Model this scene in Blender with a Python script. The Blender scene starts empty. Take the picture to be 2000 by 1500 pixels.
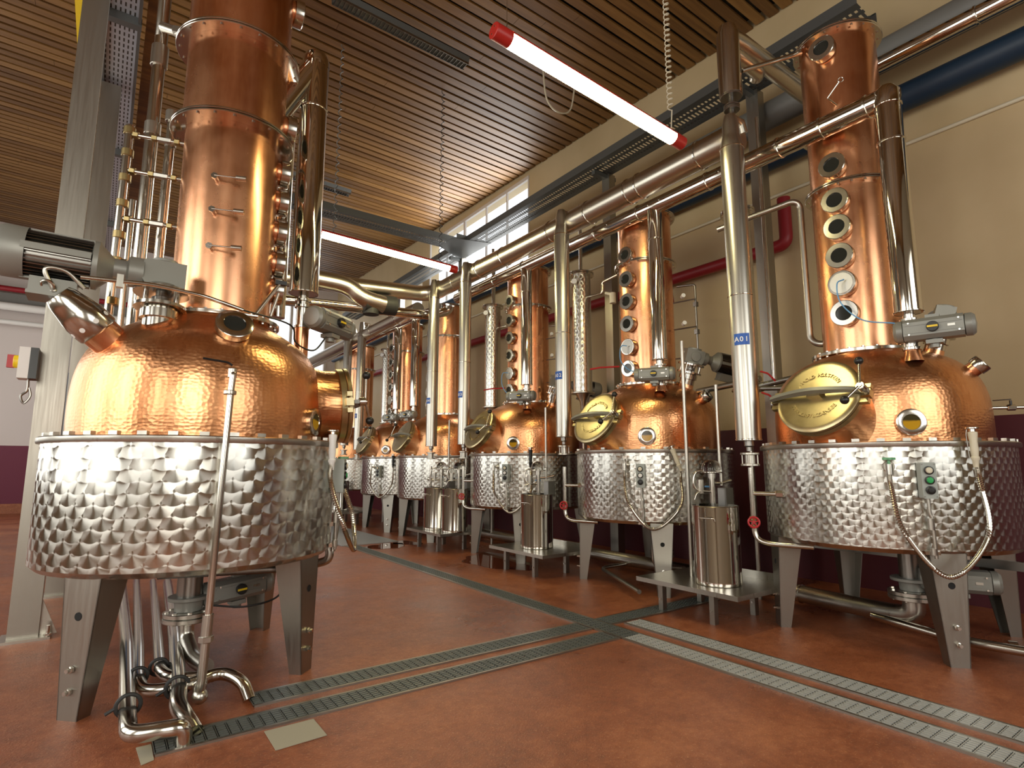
import bpy, bmesh, math, random
from mathutils import Vector, Matrix
from math import sin, cos, pi, radians, atan2, sqrt
random.seed(7)
scene = bpy.context.scene
col = scene.collection
V = Vector

# ------------------------------------------------------------------ mesh builder
class MB:
    def __init__(s):
        s.v = []; s.f = []
    def add(s, vs, fs):
        n = len(s.v)
        s.v += [V(p) for p in vs]
        s.f += [[i + n for i in f] for f in fs]
        return s
    def box(s, c, size, ax=None):
        c = V(c); hx, hy, hz = [k / 2 for k in size]
        X, Y, Z = ax if ax else (V((1, 0, 0)), V((0, 1, 0)), V((0, 0, 1)))
        vs = [c + X * (a * hx) + Y * (b * hy) + Z * (d * hz) for a in (-1, 1) for b in (-1, 1) for d in (-1, 1)]
        fs = [(0, 1, 3, 2), (4, 6, 7, 5), (0, 4, 5, 1), (2, 3, 7, 6), (0, 2, 6, 4), (1, 5, 7, 3)]
        return s.add(vs, fs)
    def bb(s, a, b):
        return s.box([(a[i] + b[i]) / 2 for i in range(3)], [abs(b[i] - a[i]) for i in range(3)])
    def prism(s, pts, d):
        # extrude a closed 3D polygon by vector d
        n = len(pts); pts = [V(p) for p in pts]; d = V(d)
        vs = pts + [p + d for p in pts]
        fs = [tuple(range(n)), tuple(range(2 * n - 1, n - 1, -1))] + [(i, i + n, (i + 1) % n + n, (i + 1) % n) for i in range(n)]
        return s.add(vs, fs)
    def lathe(s, prof, o=(0, 0, 0), axis=(0, 0, 1), seg=32, closed=False):
        o = V(o); A = V(axis).normalized()
        U = A.orthogonal().normalized() if abs(A.z) < .999 else V((1, 0, 0))
        W = A.cross(U)
        n = len(prof); vs = []
        for i in range(seg):
            t = 2 * pi * i / seg
            d = U * cos(t) + W * sin(t)
            for r, h in prof: vs.append(o + d * r + A * h)
        fs = []
        m = n if closed else n - 1
        for i in range(seg):
            j = (i + 1) % seg
            for k in range(m):
                l = (k + 1) % n
                fs.append((i * n + k, j * n + k, j * n + l, i * n + l))
        return s.add(vs, fs)
    def cyl(s, a, b, r, r2=None, seg=24):
        a = V(a); b = V(b); L = (b - a).length; r2 = r if r2 is None else r2
        return s.lathe([(0, 0), (r, 0), (r2, L), (0, L)], a, b - a, seg)
    def disc(s, c, axis, r, t, seg=32, r_in=0, bev=.003):
        # a flange with eased edges, centred on c
        h = t / 2; bev = min(bev, h * .8)
        if r_in:
            return s.lathe([(r_in, -h), (r - bev, -h), (r, -h + bev), (r, h - bev), (r - bev, h), (r_in, h)], c, axis, seg, True)
        return s.lathe([(0, -h), (r - bev, -h), (r, -h + bev), (r, h - bev), (r - bev, h), (0, h)], c, axis, seg)
    def sphere(s, c, r, seg=20):
        k = seg // 2
        return s.lathe([(max(0, r * sin(pi * i / k)), -r * cos(pi * i / k)) for i in range(k + 1)], c, (0, 0, 1), seg)
    def torus(s, c, axis, R, r, seg=28, m=8):
        return s.lathe([(R + r * cos(2 * pi * i / m), r * sin(2 * pi * i / m)) for i in range(m)], c, axis, seg, True)
    def tube(s, pts, r, seg=16, caps=True, rf=None):
        pts = [V(p) for p in pts]; n = len(pts)
        T = []
        for i in range(n):
            t = (pts[min(i + 1, n - 1)] - pts[max(i - 1, 0)])
            T.append(t.normalized())
        U = T[0].orthogonal().normalized(); vs = []
        for i in range(n):
            U = (U - T[i] * U.dot(T[i])).normalized(); W = T[i].cross(U)
            rr = rf(i) if rf else r
            for k in range(seg):
                a = 2 * pi * k / seg
                vs.append(pts[i] + (U * cos(a) + W * sin(a)) * rr)
        fs = []
        for i in range(n - 1):
            for k in range(seg):
                l = (k + 1) % seg
                fs.append((i * seg + k, i * seg + l, (i + 1) * seg + l, (i + 1) * seg + k))
        if caps:
            fs.append(tuple(range(seg - 1, -1, -1))); fs.append(tuple((n - 1) * seg + k for k in range(seg)))
        return s.add(vs, fs)
    def pipe(s, pts, r, bend=None, seg=16, nb=6):
        return s.tube(fillet(pts, bend if bend is not None else r * 2.2, nb), r, seg)
    def build(s, name, mat, parent=None, ang=38):
        off = V(OFF.get(parent.name, (0, 0, 0))) if parent else V((0, 0, 0))
        me = bpy.data.meshes.new(name)
        me.from_pydata([tuple(p - off) for p in s.v], [], s.f)
        bm = bmesh.new(); bm.from_mesh(me)
        bmesh.ops.remove_doubles(bm, verts=bm.verts, dist=1e-6)
        bmesh.ops.recalc_face_normals(bm, faces=bm.faces)
        bm.to_mesh(me); bm.free()
        me.polygons.foreach_set('use_smooth', [True] * len(me.polygons))
        me.set_sharp_from_angle(angle=radians(ang))
        me.materials.append(M[mat])
        o = bpy.data.objects.new(name, me); col.objects.link(o)
        if parent:
            o.parent = parent; OFF[o.name] = tuple(off)
        return o

def fillet(pts, d, nb=6):
    pts = [V(p) for p in pts]; out = [pts[0]]
    for i in range(1, len(pts) - 1):
        a, b, c = pts[i - 1], pts[i], pts[i + 1]
        da = min(d, (a - b).length * .49); dc = min(d, (c - b).length * .49)
        p = b + (a - b).normalized() * da; q = b + (c - b).normalized() * dc
        for k in range(nb + 1):
            t = k / nb
            out.append(p * (1 - t) ** 2 + b * (2 * t * (1 - t)) + q * t * t)
    out.append(pts[-1])
    return out
def spline(pts, n=12):
    pts = [V(p) for p in pts]; P = [pts[0] * 2 - pts[1]] + pts + [pts[-1] * 2 - pts[-2]]; out = []
    for i in range(1, len(P) - 2):
        a, b, c, d = P[i - 1:i + 3]
        for k in range(n):
            t = k / n
            out.append(.5 * (2 * b + (c - a) * t + (2 * a - 5 * b + 4 * c - d) * t * t + (3 * b - a - 3 * c + d) * t ** 3))
    out.append(pts[-1])
    return out
OFF = {}
def tag(o, label, cat, group=None, kind=None):
    o['label'] = label
    if cat: o['category'] = cat
    if group: o['group'] = group
    if kind: o['kind'] = kind
    return o
def thing(name, loc, label, cat, group=None):
    o = bpy.data.objects.new(name, None); col.objects.link(o); o.location = loc
    o.empty_display_size = .1
    OFF[o.name] = tuple(loc)
    return tag(o, label, cat, group)
def single(name, mb, mat, label, cat, group=None, kind=None):
    # a thing that is one mesh, origin at its lowest middle point
    xs = [p.x for p in mb.v]; ys = [p.y for p in mb.v]; zs = [p.z for p in mb.v]
    c = V(((min(xs) + max(xs)) / 2, (min(ys) + max(ys)) / 2, min(zs)))
    OFF['__'] = tuple(c)
    for i, p in enumerate(mb.v): mb.v[i] = p - c
    o = mb.build(name, mat); o.location = c
    return tag(o, label, cat, group, kind)
def struct(name, mb, mat, label=None):
    o = mb.build(name, mat); o['kind'] = 'structure'
    if label: o['label'] = label
    return o
def copies(proto, parent, offs, rot=None):
    for i, d in enumerate(offs):
        c = proto.copy(); col.objects.link(c); c.parent = parent; c.location = d
        if rot: c.rotation_euler = rot[i]

# ------------------------------------------------------------------ materials
M = {}
class NT:
    def __init__(s, name):
        s.m = bpy.data.materials.new(name); s.m.use_nodes = True; M[name] = s.m
        s.t = s.m.node_tree; s.b = s.t.nodes['Principled BSDF']
    def n(s, typ, **k):
        o = s.t.nodes.new(typ)
        for a, b in k.items(): setattr(o, a, b)
        return o
    def l(s, a, b): s.t.links.new(a, b)
    def set(s, **k):
        for a, b in k.items(): s.b.inputs[a.replace('_', ' ')].default_value = b
    def math(s, op, a, b=None, c=None):
        o = s.n('ShaderNodeMath', operation=op)
        for i, x in enumerate((a, b, c)):
            if x is None: continue
            if isinstance(x, (int, float)): o.inputs[i].default_value = x
            else: s.l(x, o.inputs[i])
        return o.outputs[0]
    def ramp(s, fac, stops):
        r = s.n('ShaderNodeValToRGB'); s.l(fac, r.inputs[0])
        e = r.color_ramp.elements
        while len(e) < len(stops): e.new(.5)
        for i, (p, c) in enumerate(stops):
            e[i].position = p; e[i].color = (*c, 1) if len(c) == 3 else c
        return r.outputs[0]
    def noise(s, scale, detail=4, vec=None, rough=.5, out=0):
        o = s.n('ShaderNodeTexNoise'); o.inputs['Scale'].default_value = scale
        o.inputs['Detail'].default_value = detail; o.inputs['Roughness'].default_value = rough
        if vec: s.l(vec, o.inputs['Vector'])
        return o.outputs[out]
    def obj(s): return s.n('ShaderNodeTexCoord').outputs['Object']
    def mapping(s, v, sc=(1, 1, 1)):
        o = s.n('ShaderNodeMapping'); s.l(v, o.inputs[0]); o.inputs['Scale'].default_value = sc
        return o.outputs[0]
    def bump(s, h, strength=.3, dist=.01):
        o = s.n('ShaderNodeBump'); o.inputs['Strength'].default_value = strength; o.inputs['Distance'].default_value = dist
        s.l(h, o.inputs['Height']); s.l(o.outputs[0], s.b.inputs['Normal']); return o
def c4(c): return (*c, 1)
def plain(name, c, rough=.5, metal=0, emit=None, est=0, spec=None):
    m = NT(name); m.set(Base_Color=c4(c), Roughness=rough, Metallic=metal)
    if emit: m.set(Emission_Color=c4(emit), Emission_Strength=est)
    return m
plain('black', (.012, .012, .012), .35)
plain('rubber', (.02, .02, .02), .6)
plain('glass_dark', (.02, .022, .02), .06)
plain('red', (.42, .015, .02), .4)
plain('lamp_red', (.42, .02, .015), .35)
plain('fire_red', (.28, .012, .02), .45)
plain('blue_pipe', (.008, .026, .055), .5)
plain('grey_pipe', (.16, .16, .15), .5)
plain('label_blue', (.01, .09, .42), .4)
plain('white', (.8, .8, .78), .4)
plain('cream', (.65, .60, .46), .4)
plain('green', (.16, .42, .22), .4)
plain('button_green', (.03, .35, .10), .3)
plain('yellow', (.8, .55, .02), .4)
plain('orange', (.8, .14, .02), .4)
plain('blue_hose', (.12, .32, .6), .35)
plain('box_grey', (.34, .37, .34), .4)
plain('blue_board', (.01, .07, .20), .5)
plain('tube_light', (1, 1, 1), .5, 0, (1, .87, .44), 48)
plain('galv', (.15, .16, .16), .45, .7)
plain('galv_tray', (.42, .44, .47), .5, .6)
plain('cast_grey', (.25, .25, .225), .42, .35)
plain('grate_lit', (.64, .65, .63), .42, .55)  # window reflection on the near right grates, painted in as paler steel
plain('grate_unlit', (.20, .215, .20), .45, .6)  # same grates darker, without the painted window reflection
plain('grate_dark', (.10, .11, .11), .45, .6)
plain('pit', (.006, .006, .006), .8)
plain('concrete', (.36, .33, .25), .8)
plain('wall_plain', (.34, .30, .23), .7)
plain('wall_white', (.62, .58, .54), .7)
plain('clad', (.60, .56, .48), .28, 1)
plain('gold_bolt', (.65, .5, .22), .3, 1)

def steel(name, c, rough, aniso=0, streak=0):
    m = NT(name); m.set(Base_Color=c4(c), Metallic=1, Roughness=rough)
    o = m.obj()
    nz = m.noise(3.5, 3, m.mapping(o, (25, 25, .8)) if streak else o)
    m.l(m.ramp(nz, [(.2, (rough * .85,) * 3), (.8, (min(1, rough * 1.2),) * 3)]), m.b.inputs['Roughness'])
    return m
steel('steel', (.60, .575, .52), .17)
steel('steel_mirror', (.68, .65, .59), .07, streak=1)
steel('steel_satin', (.50, .48, .43), .30, streak=1)
steel('steel_leg', (.36, .34, .30), .38, streak=1)
steel('steel_dark', (.30, .29, .27), .3)
steel('brass_fit', (.34, .26, .12), .35)

def copper(name, base, rough, hammer):
    m = NT(name); m.set(Metallic=1)
    o = m.obj()
    sx = m.n('ShaderNodeSeparateXYZ'); m.l(o, sx.inputs[0])
    a = m.math('ARCTAN2', sx.outputs[1], sx.outputs[0])
    n1 = m.noise(2.2, 6, o, .6); n2 = m.noise(9, 5, m.mapping(o, (3, 3, .5)), .6)
    mx = m.math('ADD', m.math('MULTIPLY', n1, .6), m.math('MULTIPLY', n2, .4))
    b = base
    c = m.ramp(mx, [(.34, (b[0] * .78, b[1] * .68, b[2] * .6)), (.5, b), (.66, (min(1, b[0] * 1.06), b[1] * 1.14, b[2] * 1.2))])
    m.l(c, m.b.inputs['Base Color'])
    m.l(m.ramp(n1, [(.3, (rough * .85,) * 3), (.7, (rough * 1.3,) * 3)]), m.b.inputs['Roughness'])
    if hammer:
        cb = m.n('ShaderNodeCombineXYZ')
        m.l(m.math('MULTIPLY', a, .7 * 40), cb.inputs[0]); m.l(m.math('MULTIPLY', sx.outputs[2], 56), cb.inputs[1])
        vo = m.n('ShaderNodeTexVoronoi'); vo.feature = 'SMOOTH_F1'; m.l(cb.outputs[0], vo.inputs['Vector'])
        vo.inputs['Scale'].default_value = 1; vo.inputs['Randomness'].default_value = .6
        vo.inputs['Smoothness'].default_value = .25
        h = m.math('ADD', m.math('MULTIPLY', vo.outputs['Distance'], 1), m.math('MULTIPLY', n1, .6))
        m.bump(h, .22, .006)
    else:
        m.bump(m.noise(1.6, 2, o), .25, .006)
    return m
copper('copper_hammered', (.75, .365, .175), .27, True)
copper('copper', (.84, .42, .23), .24, False)
m = NT('brass'); m.set(Metallic=1)
o_ = m.obj(); nz = m.noise(4, 5, o_, .6)
m.l(m.ramp(nz, [(.35, (.44, .36, .20)), (.6, (.61, .52, .31))]), m.b.inputs['Base Color']); m.set(Roughness=.32)

# engine-turned steel: every polished spot carries its own ring of scratches
def swirl(name, R, p=.105, bs=.0, h=.62):
    m = NT(name); m.set(Metallic=1, Base_Color=c4((.60, .59, .545)), Roughness=.26, Anisotropic=1.0)
    o = m.obj(); sx = m.n('ShaderNodeSeparateXYZ'); m.l(o, sx.inputs[0])
    a = m.math('ARCTAN2', sx.outputs[1], sx.outputs[0])
    u = m.math('MULTIPLY', a, R / p); v = m.math('MULTIPLY', sx.outputs[2], 1 / p)
    j0 = m.math('FLOOR', m.math('DIVIDE', v, h))
    DU = DV = None
    for k in (-1, 0, 1, 2):      # later wins
        r = m.math('ADD', j0, float(k))
        sh = m.math('MULTIPLY', m.math('MODULO', m.math('ADD', r, 200.), 2.), .5)
        uu = m.math('SUBTRACT', u, sh)
        fr = m.math('FRACT', m.math('ADD', uu, 100.))
        dv = m.math('SUBTRACT', v, m.math('MULTIPLY', r, h))
        lf = m.math('LESS_THAN', m.math('ADD', m.math('MULTIPLY', fr, fr), m.math('MULTIPLY', dv, dv)), .62 ** 2)
        du = m.math('SUBTRACT', fr, m.math('SUBTRACT', 1., lf))
        d2 = m.math('ADD', m.math('MULTIPLY', du, du), m.math('MULTIPLY', dv, dv))
        ins = m.math('LESS_THAN', d2, .62 ** 2)
        if DU is None: DU, DV = du, dv
        else:
            def mixv(x, y):
                return m.math('ADD', m.math('MULTIPLY', x, m.math('SUBTRACT', 1., ins)), m.math('MULTIPLY', y, ins))
            DU, DV = mixv(DU, du), mixv(DV, dv)
    th = m.math('MULTIPLY', m.math('SUBTRACT', m.noise(9, 2, o), .5), 1.3)
    ct = m.math('COSINE', th); sn = m.math('SINE', th)
    DU, DV = (m.math('SUBTRACT', m.math('MULTIPLY', DU, ct), m.math('MULTIPLY', DV, sn)), m.math('ADD', m.math('MULTIPLY', DU, sn), m.math('MULTIPLY', DV, ct)))
    # tangent of the scratch ring, T = -dv*Tu + du*Tz
    ca = m.math('COSINE', a); sa = m.math('SINE', a)
    tx = m.math('MULTIPLY', DV, sa); ty = m.math('MULTIPLY', m.math('MULTIPLY', DV, -1.), ca)
    cb = m.n('ShaderNodeCombineXYZ'); m.l(tx, cb.inputs[0]); m.l(ty, cb.inputs[1]); m.l(DU, cb.inputs[2])
    nm = m.n('ShaderNodeVectorMath', operation='NORMALIZE'); m.l(cb.outputs[0], nm.inputs[0])
    m.l(nm.outputs[0], m.b.inputs['Tangent'])
    # each spot is slightly dished
    d = m.math('SQRT', m.math('ADD', m.math('MULTIPLY', DU, DU), m.math('MULTIPLY', DV, DV)))
    ang = m.math('ARCTAN2', DV, DU)
    wob = m.math('ADD', d, m.math('MULTIPLY', m.math('SINE', m.math('MULTIPLY', ang, 2.)), .10))
    if bs: m.bump(wob, bs, .005)
    nz = m.noise(3, 4, o)
    m.l(m.ramp(nz, [(.3, (.17,) * 3), (.7, (.23,) * 3)]), m.b.inputs['Roughness'])
swirl('steel_swirl', .80, .105, 0, .56)
swirl('steel_swirl_fine', .80, .072, 0, .56)
swirl('steel_swirl_column', .13, .075, .22)

m = NT('floor_resin')
o_ = m.obj(); n1 = m.noise(.9, 6, o_, .62); n2 = m.noise(6, 6, o_, .7); sp = m.noise(85, 2, o_, .8)
mx = m.math('ADD', m.math('MULTIPLY', n1, .6), m.math('MULTIPLY', n2, .4))
c1 = m.ramp(mx, [(.36, (.14, .036, .013)), (.5, (.22, .062, .022)), (.64, (.31, .105, .04))])
n3 = m.noise(22, 8, o_, .8)
mx = m.math('ADD', m.math('MULTIPLY', mx, .62), m.math('MULTIPLY', n3, .38))
c1 = m.ramp(mx, [(.38, (.14, .036, .013)), (.5, (.28, .082, .032)), (.62, (.43, .155, .068))])
c2 = m.ramp(sp, [(.60, (0, 0, 0)), (.68, (.7, .7, .7))])
mm = m.n('ShaderNodeMix', data_type='RGBA'); m.l(c2, mm.inputs[0]); m.l(c1, mm.inputs[6]); mm.inputs[7].default_value = (.55, .30, .16, 1)
m.l(mm.outputs[2], m.b.inputs['Base Color'])
m.l(m.ramp(n1, [(.35, (.26,) * 3), (.65, (.44,) * 3)]), m.b.inputs['Roughness'])
m.bump(m.math('ADD', m.math('MULTIPLY', n3, .5), m.math('MULTIPLY', sp, .5)), .5, .010)
m = NT('puddle'); m.set(Base_Color=(.13, .035, .015, 1), Roughness=.03)

m = NT('wall_paint')
g = m.n('ShaderNodeNewGeometry'); sx = m.n('ShaderNodeSeparateXYZ'); m.l(g.outputs['Position'], sx.inputs[0])
st = m.math('GREATER_THAN', sx.outputs[2], 1.62)
mm = m.n('ShaderNodeMix', data_type='RGBA'); m.l(st, mm.inputs[0]); mm.inputs[6].default_value = (.085, .010, .017, 1)
nz = m.noise(1.3, 5, g.outputs['Position'])
m.l(m.ramp(nz, [(.3, (.50, .385, .215)), (.7, (.58, .455, .27))]), mm.inputs[7])
m.l(mm.outputs[2], m.b.inputs['Base Color']); m.set(Roughness=.55)
m.bump(m.noise(40, 3, g.outputs['Position']), .05, .01)

m = NT('wall_end_paint')
g = m.n('ShaderNodeNewGeometry'); sx = m.n('ShaderNodeSeparateXYZ'); m.l(g.outputs['Position'], sx.inputs[0])
st = m.math('GREATER_THAN', sx.outputs[2], 1.68)
mm = m.n('ShaderNodeMix', data_type='RGBA'); m.l(st, mm.inputs[0]); mm.inputs[6].default_value = (.15, .02, .05, 1); mm.inputs[7].default_value = (.66, .60, .58, 1)
m.l(mm.outputs[2], m.b.inputs['Base Color']); m.set(Roughness=.6)
m = NT('wood')
o_ = m.obj(); sx = m.n('ShaderNodeSeparateXYZ'); m.l(o_, sx.inputs[0])
board = m.math('FLOOR', m.math('DIVIDE', sx.outputs[1], .17))
cb = m.n('ShaderNodeCombineXYZ'); m.l(m.math('ADD', sx.outputs[0], m.math('MULTIPLY', board, 3.7)), cb.inputs[0]); m.l(m.math('MULTIPLY', sx.outputs[1], 14), cb.inputs[1]); m.l(board, cb.inputs[2])
n1 = m.noise(1.2, 6, cb.outputs[0], .6)
wn = m.n('ShaderNodeTexWhiteNoise', noise_dimensions='1D'); m.l(board, wn.inputs['W'])
mx = m.math('ADD', m.math('MULTIPLY', n1, .65), m.math('MULTIPLY', wn.outputs['Value'], .3))
m.l(m.ramp(mx, [(.3, (.12, .052, .012)), (.5, (.20, .094, .022)), (.75, (.29, .15, .042))]), m.b.inputs['Base Color'])
vo = m.n('ShaderNodeTexVoronoi'); m.l(m.mapping(o_, (1.4, 5, 1)), vo.inputs['Vector']); vo.inputs['Scale'].default_value = 1
m.set(Roughness=.5)
m = NT('end_glass'); m.set(Base_Color=(.9, .95, 1, 1), Roughness=.3, Transmission_Weight=1, IOR=1.1)
m = NT('glass'); m.set(Base_Color=(.95, .97, .95, 1), Roughness=.02, Transmission_Weight=1, IOR=1.3)
m = NT('amber'); m.set(Base_Color=(.42, .24, .02, 1), Roughness=.08)
sx = m.n('ShaderNodeSeparateXYZ'); m.l(m.obj(), sx.inputs[0])
hh = m.math('ADD', sx.outputs[2], m.math('MULTIPLY', m.noise(9, 4, m.obj()), .05))
m.l(m.ramp(m.math('SUBTRACT', hh, 1.0), [(.497, (.50, .28, .015)), (.507, (.05, .04, .015))]), m.b.inputs['Base Color'])
m = NT('perf')   # perforated sheet seen from below
o_ = m.obj(); sx = m.n('ShaderNodeSeparateXYZ'); m.l(o_, sx.inputs[0])
fx = m.math('FRACT', m.math('MULTIPLY', sx.outputs[0], 28)); fy = m.math('FRACT', m.math('MULTIPLY', sx.outputs[1], 11))
hole = m.math('MULTIPLY', m.math('LESS_THAN', fx, .34), m.math('LESS_THAN', fy, .6))
mm = m.n('ShaderNodeMix', data_type='RGBA'); m.l(hole, mm.inputs[0]); mm.inputs[6].default_value = (.45, .47, .52, 1); mm.inputs[7].default_value = (.05, .04, .03, 1)
m.l(mm.outputs[2], m.b.inputs['Base Color']); m.set(Roughness=.45, Metallic=.5)

# ------------------------------------------------------------------ writing
fcache = {}
def glyph(ch):
    if ch not in fcache:
        cu = bpy.data.curves.new('t', 'FONT'); cu.body = ch; cu.size = 1; cu.extrude = .04; cu.offset = .012; cu.align_x = 'CENTER'; cu.resolution_u = 3
        o = bpy.data.objects.new('t', cu); col.objects.link(o)
        dg = bpy.context.evaluated_depsgraph_get(); me = o.evaluated_get(dg).to_mesh()
        fcache[ch] = ([tuple(v.co) for v in me.vertices], [tuple(p.vertices) for p in me.polygons])
        o.to_mesh_clear() if hasattr(o, 'to_mesh_clear') else None
        bpy.data.objects.remove(o); bpy.data.curves.remove(cu)
    return fcache[ch]
def put_glyph(mb, ch, o, X, Y, size, depth=.05):
    if ch == ' ': return
    vs, fs = glyph(ch); Z = X.cross(Y)
    mb.add([o + X * (x * size) + Y * (y * size) + Z * (z * size * depth / .04) for x, y, z in vs], fs)

# ------------------------------------------------------------------ room shell
WX, LXW, YE, YB = 6.2, -4.6, 19.0, -3.2
def cz(x, y): return 6.5 + .035 * y + .03 * (WX - x)
struct('floor', MB().bb((LXW, YB, -.2), (WX + .2, YE, 0)), 'floor_resin')
# ceiling boards
mb = MB(); y = YB
while y < YE:
    w = .128 + random.uniform(-.01, .01)
    x0 = LXW; x1 = WX - random.uniform(-.0, .03)
    xs = [x0, x0 + random.uniform(2, 5), x0 + random.uniform(6, 9), x1]
    for a, b in zip(xs[:-1], xs[1:]):
        b -= .004
        za, zb = cz(a, y), cz(b, y)
        mb.prism([(a, y, za), (a, y + w, za + .035 * w), (a, y + w, za + .03), (a, y, za + .03)], (b - a, 0, zb - za))
    y += .17
struct('ceiling', mb, 'wood')
mb = MB(); mb.prism([(LXW, YB, cz(LXW, YB) + .16), (WX, YB, cz(WX, YB) + .16), (WX, YE, cz(WX, YE) + .16), (LXW, YE, cz(LXW, YE) + .16)], (0, 0, .1))
struct('trim_1', mb, 'black', 'dark backing above the slatted wooden ceiling')
# right wall with its high window
def wall_x(name, x, t, y0, y1, z0, z1, holes, mat):
    mb = MB(); ys = sorted({y0, y1, *[h[0] for h in holes], *[h[1] for h in holes]})
    for a, b in zip(ys[:-1], ys[1:]):
        hs = sorted([(h[2], h[3]) for h in holes if h[0] <= a + 1e-6 and h[1] >= b - 1e-6]); z = z0
        for ha, hb in hs:
            mb.bb((x, a, z), (x + t, b, ha)); z = hb
        mb.bb((x, a, z), (x + t, b, z1))
    struct(name, mb, mat)
wall_x('wall_right', WX, .25, YB, YE, 0, 7.6, [(8.08, 12.1, 4.9, 6.66), (12.5, 13.6, 4.9, 5.75)], 'wall_paint')
LW = [(-2.2, .2, 1.1, 4.6), (1.6, 3.6, 1.0, 4.8), (4.2, 6.6, 1.0, 4.8), (8.0, 11.0, 1.0, 4.8), (13.0, 17, 1.0, 4.8)]
wall_x('wall_left', LXW - .25, .25, YB, YE, 0, 8, LW, 'wall_plain')
def wall_y(name, y, t, holes, mat):
    mb = MB(); xs = sorted({LXW, WX, *[h[0] for h in holes], *[h[1] for h in holes]})
    for a, b in zip(xs[:-1], xs[1:]):
        hs = sorted([(h[2], h[3]) for h in holes if h[0] <= a + 1e-6 and h[1] >= b - 1e-6]); z = 0
        for ha, hb in hs:
            mb.bb((a, y, z), (b, y + t, ha)); z = hb
        mb.bb((a, y, z), (b, y + t, 8))
    struct(name, mb, mat)
wall_y('wall_end', YE, .25, [(3.6, 5.85, 3.4, 6.5)], 'wall_end_paint')
wall_y('wall_back', YB - .25, .25, [(-3.5, -.8, 1.2, 4.4), (1.5, 4.5, 1.2, 4.4)], 'wall_plain')
struct('baseboard_end', MB().bb((LXW, YE - .06, 0), (WX, YE, .24)), 'floor_resin')
# window frames
mb = MB()
ys = [8.08, 8.8, 9.56, 10.45, 11.25, 12.1]
for i, yy in enumerate(ys):
    mb.bb((WX - .01, yy - (.035 if i == 3 else .016), 4.9), (WX + .03, yy + (.035 if i == 3 else .016), 6.66))
mb.bb((WX - .02, 8.06, 4.86), (WX + .03, 12.12, 4.92)); mb.bb((WX - .02, 8.06, 6.62), (WX + .03, 12.12, 6.69)); mb
struct('window_1', mb, 'wall_white', 'high strip window in the right wall under the wooden ceiling')
mb = MB()
for x in (3.6, 4.7, 5.85): mb.bb((x - .04, YE - .03, 3.4), (x + .04, YE + .1, 6.5))
mb.bb((3.6, YE - .03, 3.36), (5.85, YE + .1, 3.44)); mb.bb((3.6, YE - .03, 6.46), (5.85, YE + .1, 6.54))
struct('window_2', mb, 'wall_white', 'bright window in the far end wall')
wn_ = 3
for (a, b, c, d) in LW:
    mb = MB()
    n = 3
    for i in range(n + 1):
        yy = a + (b - a) * i / n; mb.bb((LXW - .12, yy - .03, c), (LXW - .04, yy + .03, d))
    for zz in (c, (c + d) / 2, d): mb.bb((LXW - .12, a, zz - .03), (LXW - .04, b, zz + .03))
    struct('window_%d' % wn_, mb, 'wall_white', 'tall window in the left wall'); wn_ += 1
# beams crossing the far ceiling (beige downstand seen past the tubes)
mb = MB(); mb.prism([(LXW, YE - .05, 5.2), (3.5, YE - .05, 5.2), (3.5, YE - .05, 5.5), (LXW, YE - .05, 5.5)], (0, -.3, 0))
struct('trim_2', mb, 'grey_pipe', 'grey service duct along the far end wall')

# ------------------------------------------------------------------ stills
ADJ = {}
def arc(cx, cy, r, a, z):
    return V((cx + r * cos(radians(a)), cy + r * sin(radians(a)), z))
def leg(root, cx, cy, a, R, ztop, S):
    # folded sheet channel: tapering front face outwards, two side flanges folded inwards
    d = V((cos(a), sin(a), 0)); c = V((cx, cy, 0)); w = V((-d.y, d.x, 0)); t = .006
    b0 = c + d * R; t0 = c + d * (R - .01) + V((0, 0, ztop))
    mb = MB()
    mb.prism([b0 - w * .055, b0 + w * .055, t0 + w * .105, t0 - w * .105], d * -t)
    for s_ in (1, -1):
        p = b0 + w * (.055 * s_); q = t0 + w * (.105 * s_)
        mb.prism([p, p - d * .075, q - d * .17, q], w * (-t * s_))
    lg = mb.build('leg', 'steel_leg', root)
    for z in (.13, .23):
        p = c + d * (R - .001) + V((0, 0, z))
        MB().lathe([(0, 0), (.017, 0), (.017, .012), (.011, .014), (.011, .030), (0, .030)], p, d, 6).build('bolt', 'steel', lg)
    MB().disc(c + d * (R - .006) + V((0, 0, .47)), d, .020, .004).build('hole', 'pit', lg)
    return lg
def glassport(root, c, n, r, L, blank=False, name='sight_glass', collar='copper', face='glass_dark'):
    c = V(c); n = V(n).normalized()
    s1 = MB().lathe([(r * .86, -.04), (r * .86, L * .55)], c, n, 24).build('port_neck', collar, root)
    g = MB().lathe([(r * .9, L * .3), (r, L * .34), (r * 1.02, L * .6), (r * 1.02, L * .95), (r * .97, L), (r * (.60), L), (r * .57, L * .86)] + ([(0, L * .86)] if False else []), c, n, 28)
    for k in range(8):
        t = 2 * pi * k / 8
    o = g.build(name, 'steel', root)
    if blank: MB().disc(c + n * (L * .96), n, r * .86, .012).build('blank_plate', 'steel_satin', o)
    else: MB().disc(c + n * (L * .88), n, r * .60, .006).build('glass', face, o)
    return o
def bolts_on(mb, c, axis, R, n, s=.011, h=.012, t=.012, off=0):
    A = V(axis).normalized(); U = A.orthogonal().normalized() if abs(A.z) < .999 else V((1, 0, 0)); W = A.cross(U)
    for k in range(n):
        a = 2 * pi * (k + .5) / n + off
        p = V(c) + (U * cos(a) + W * sin(a)) * R
        mb.lathe([(0, -t - h), (s, -t - h), (s, t + h), (0, t + h)], p, A, 6)

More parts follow.
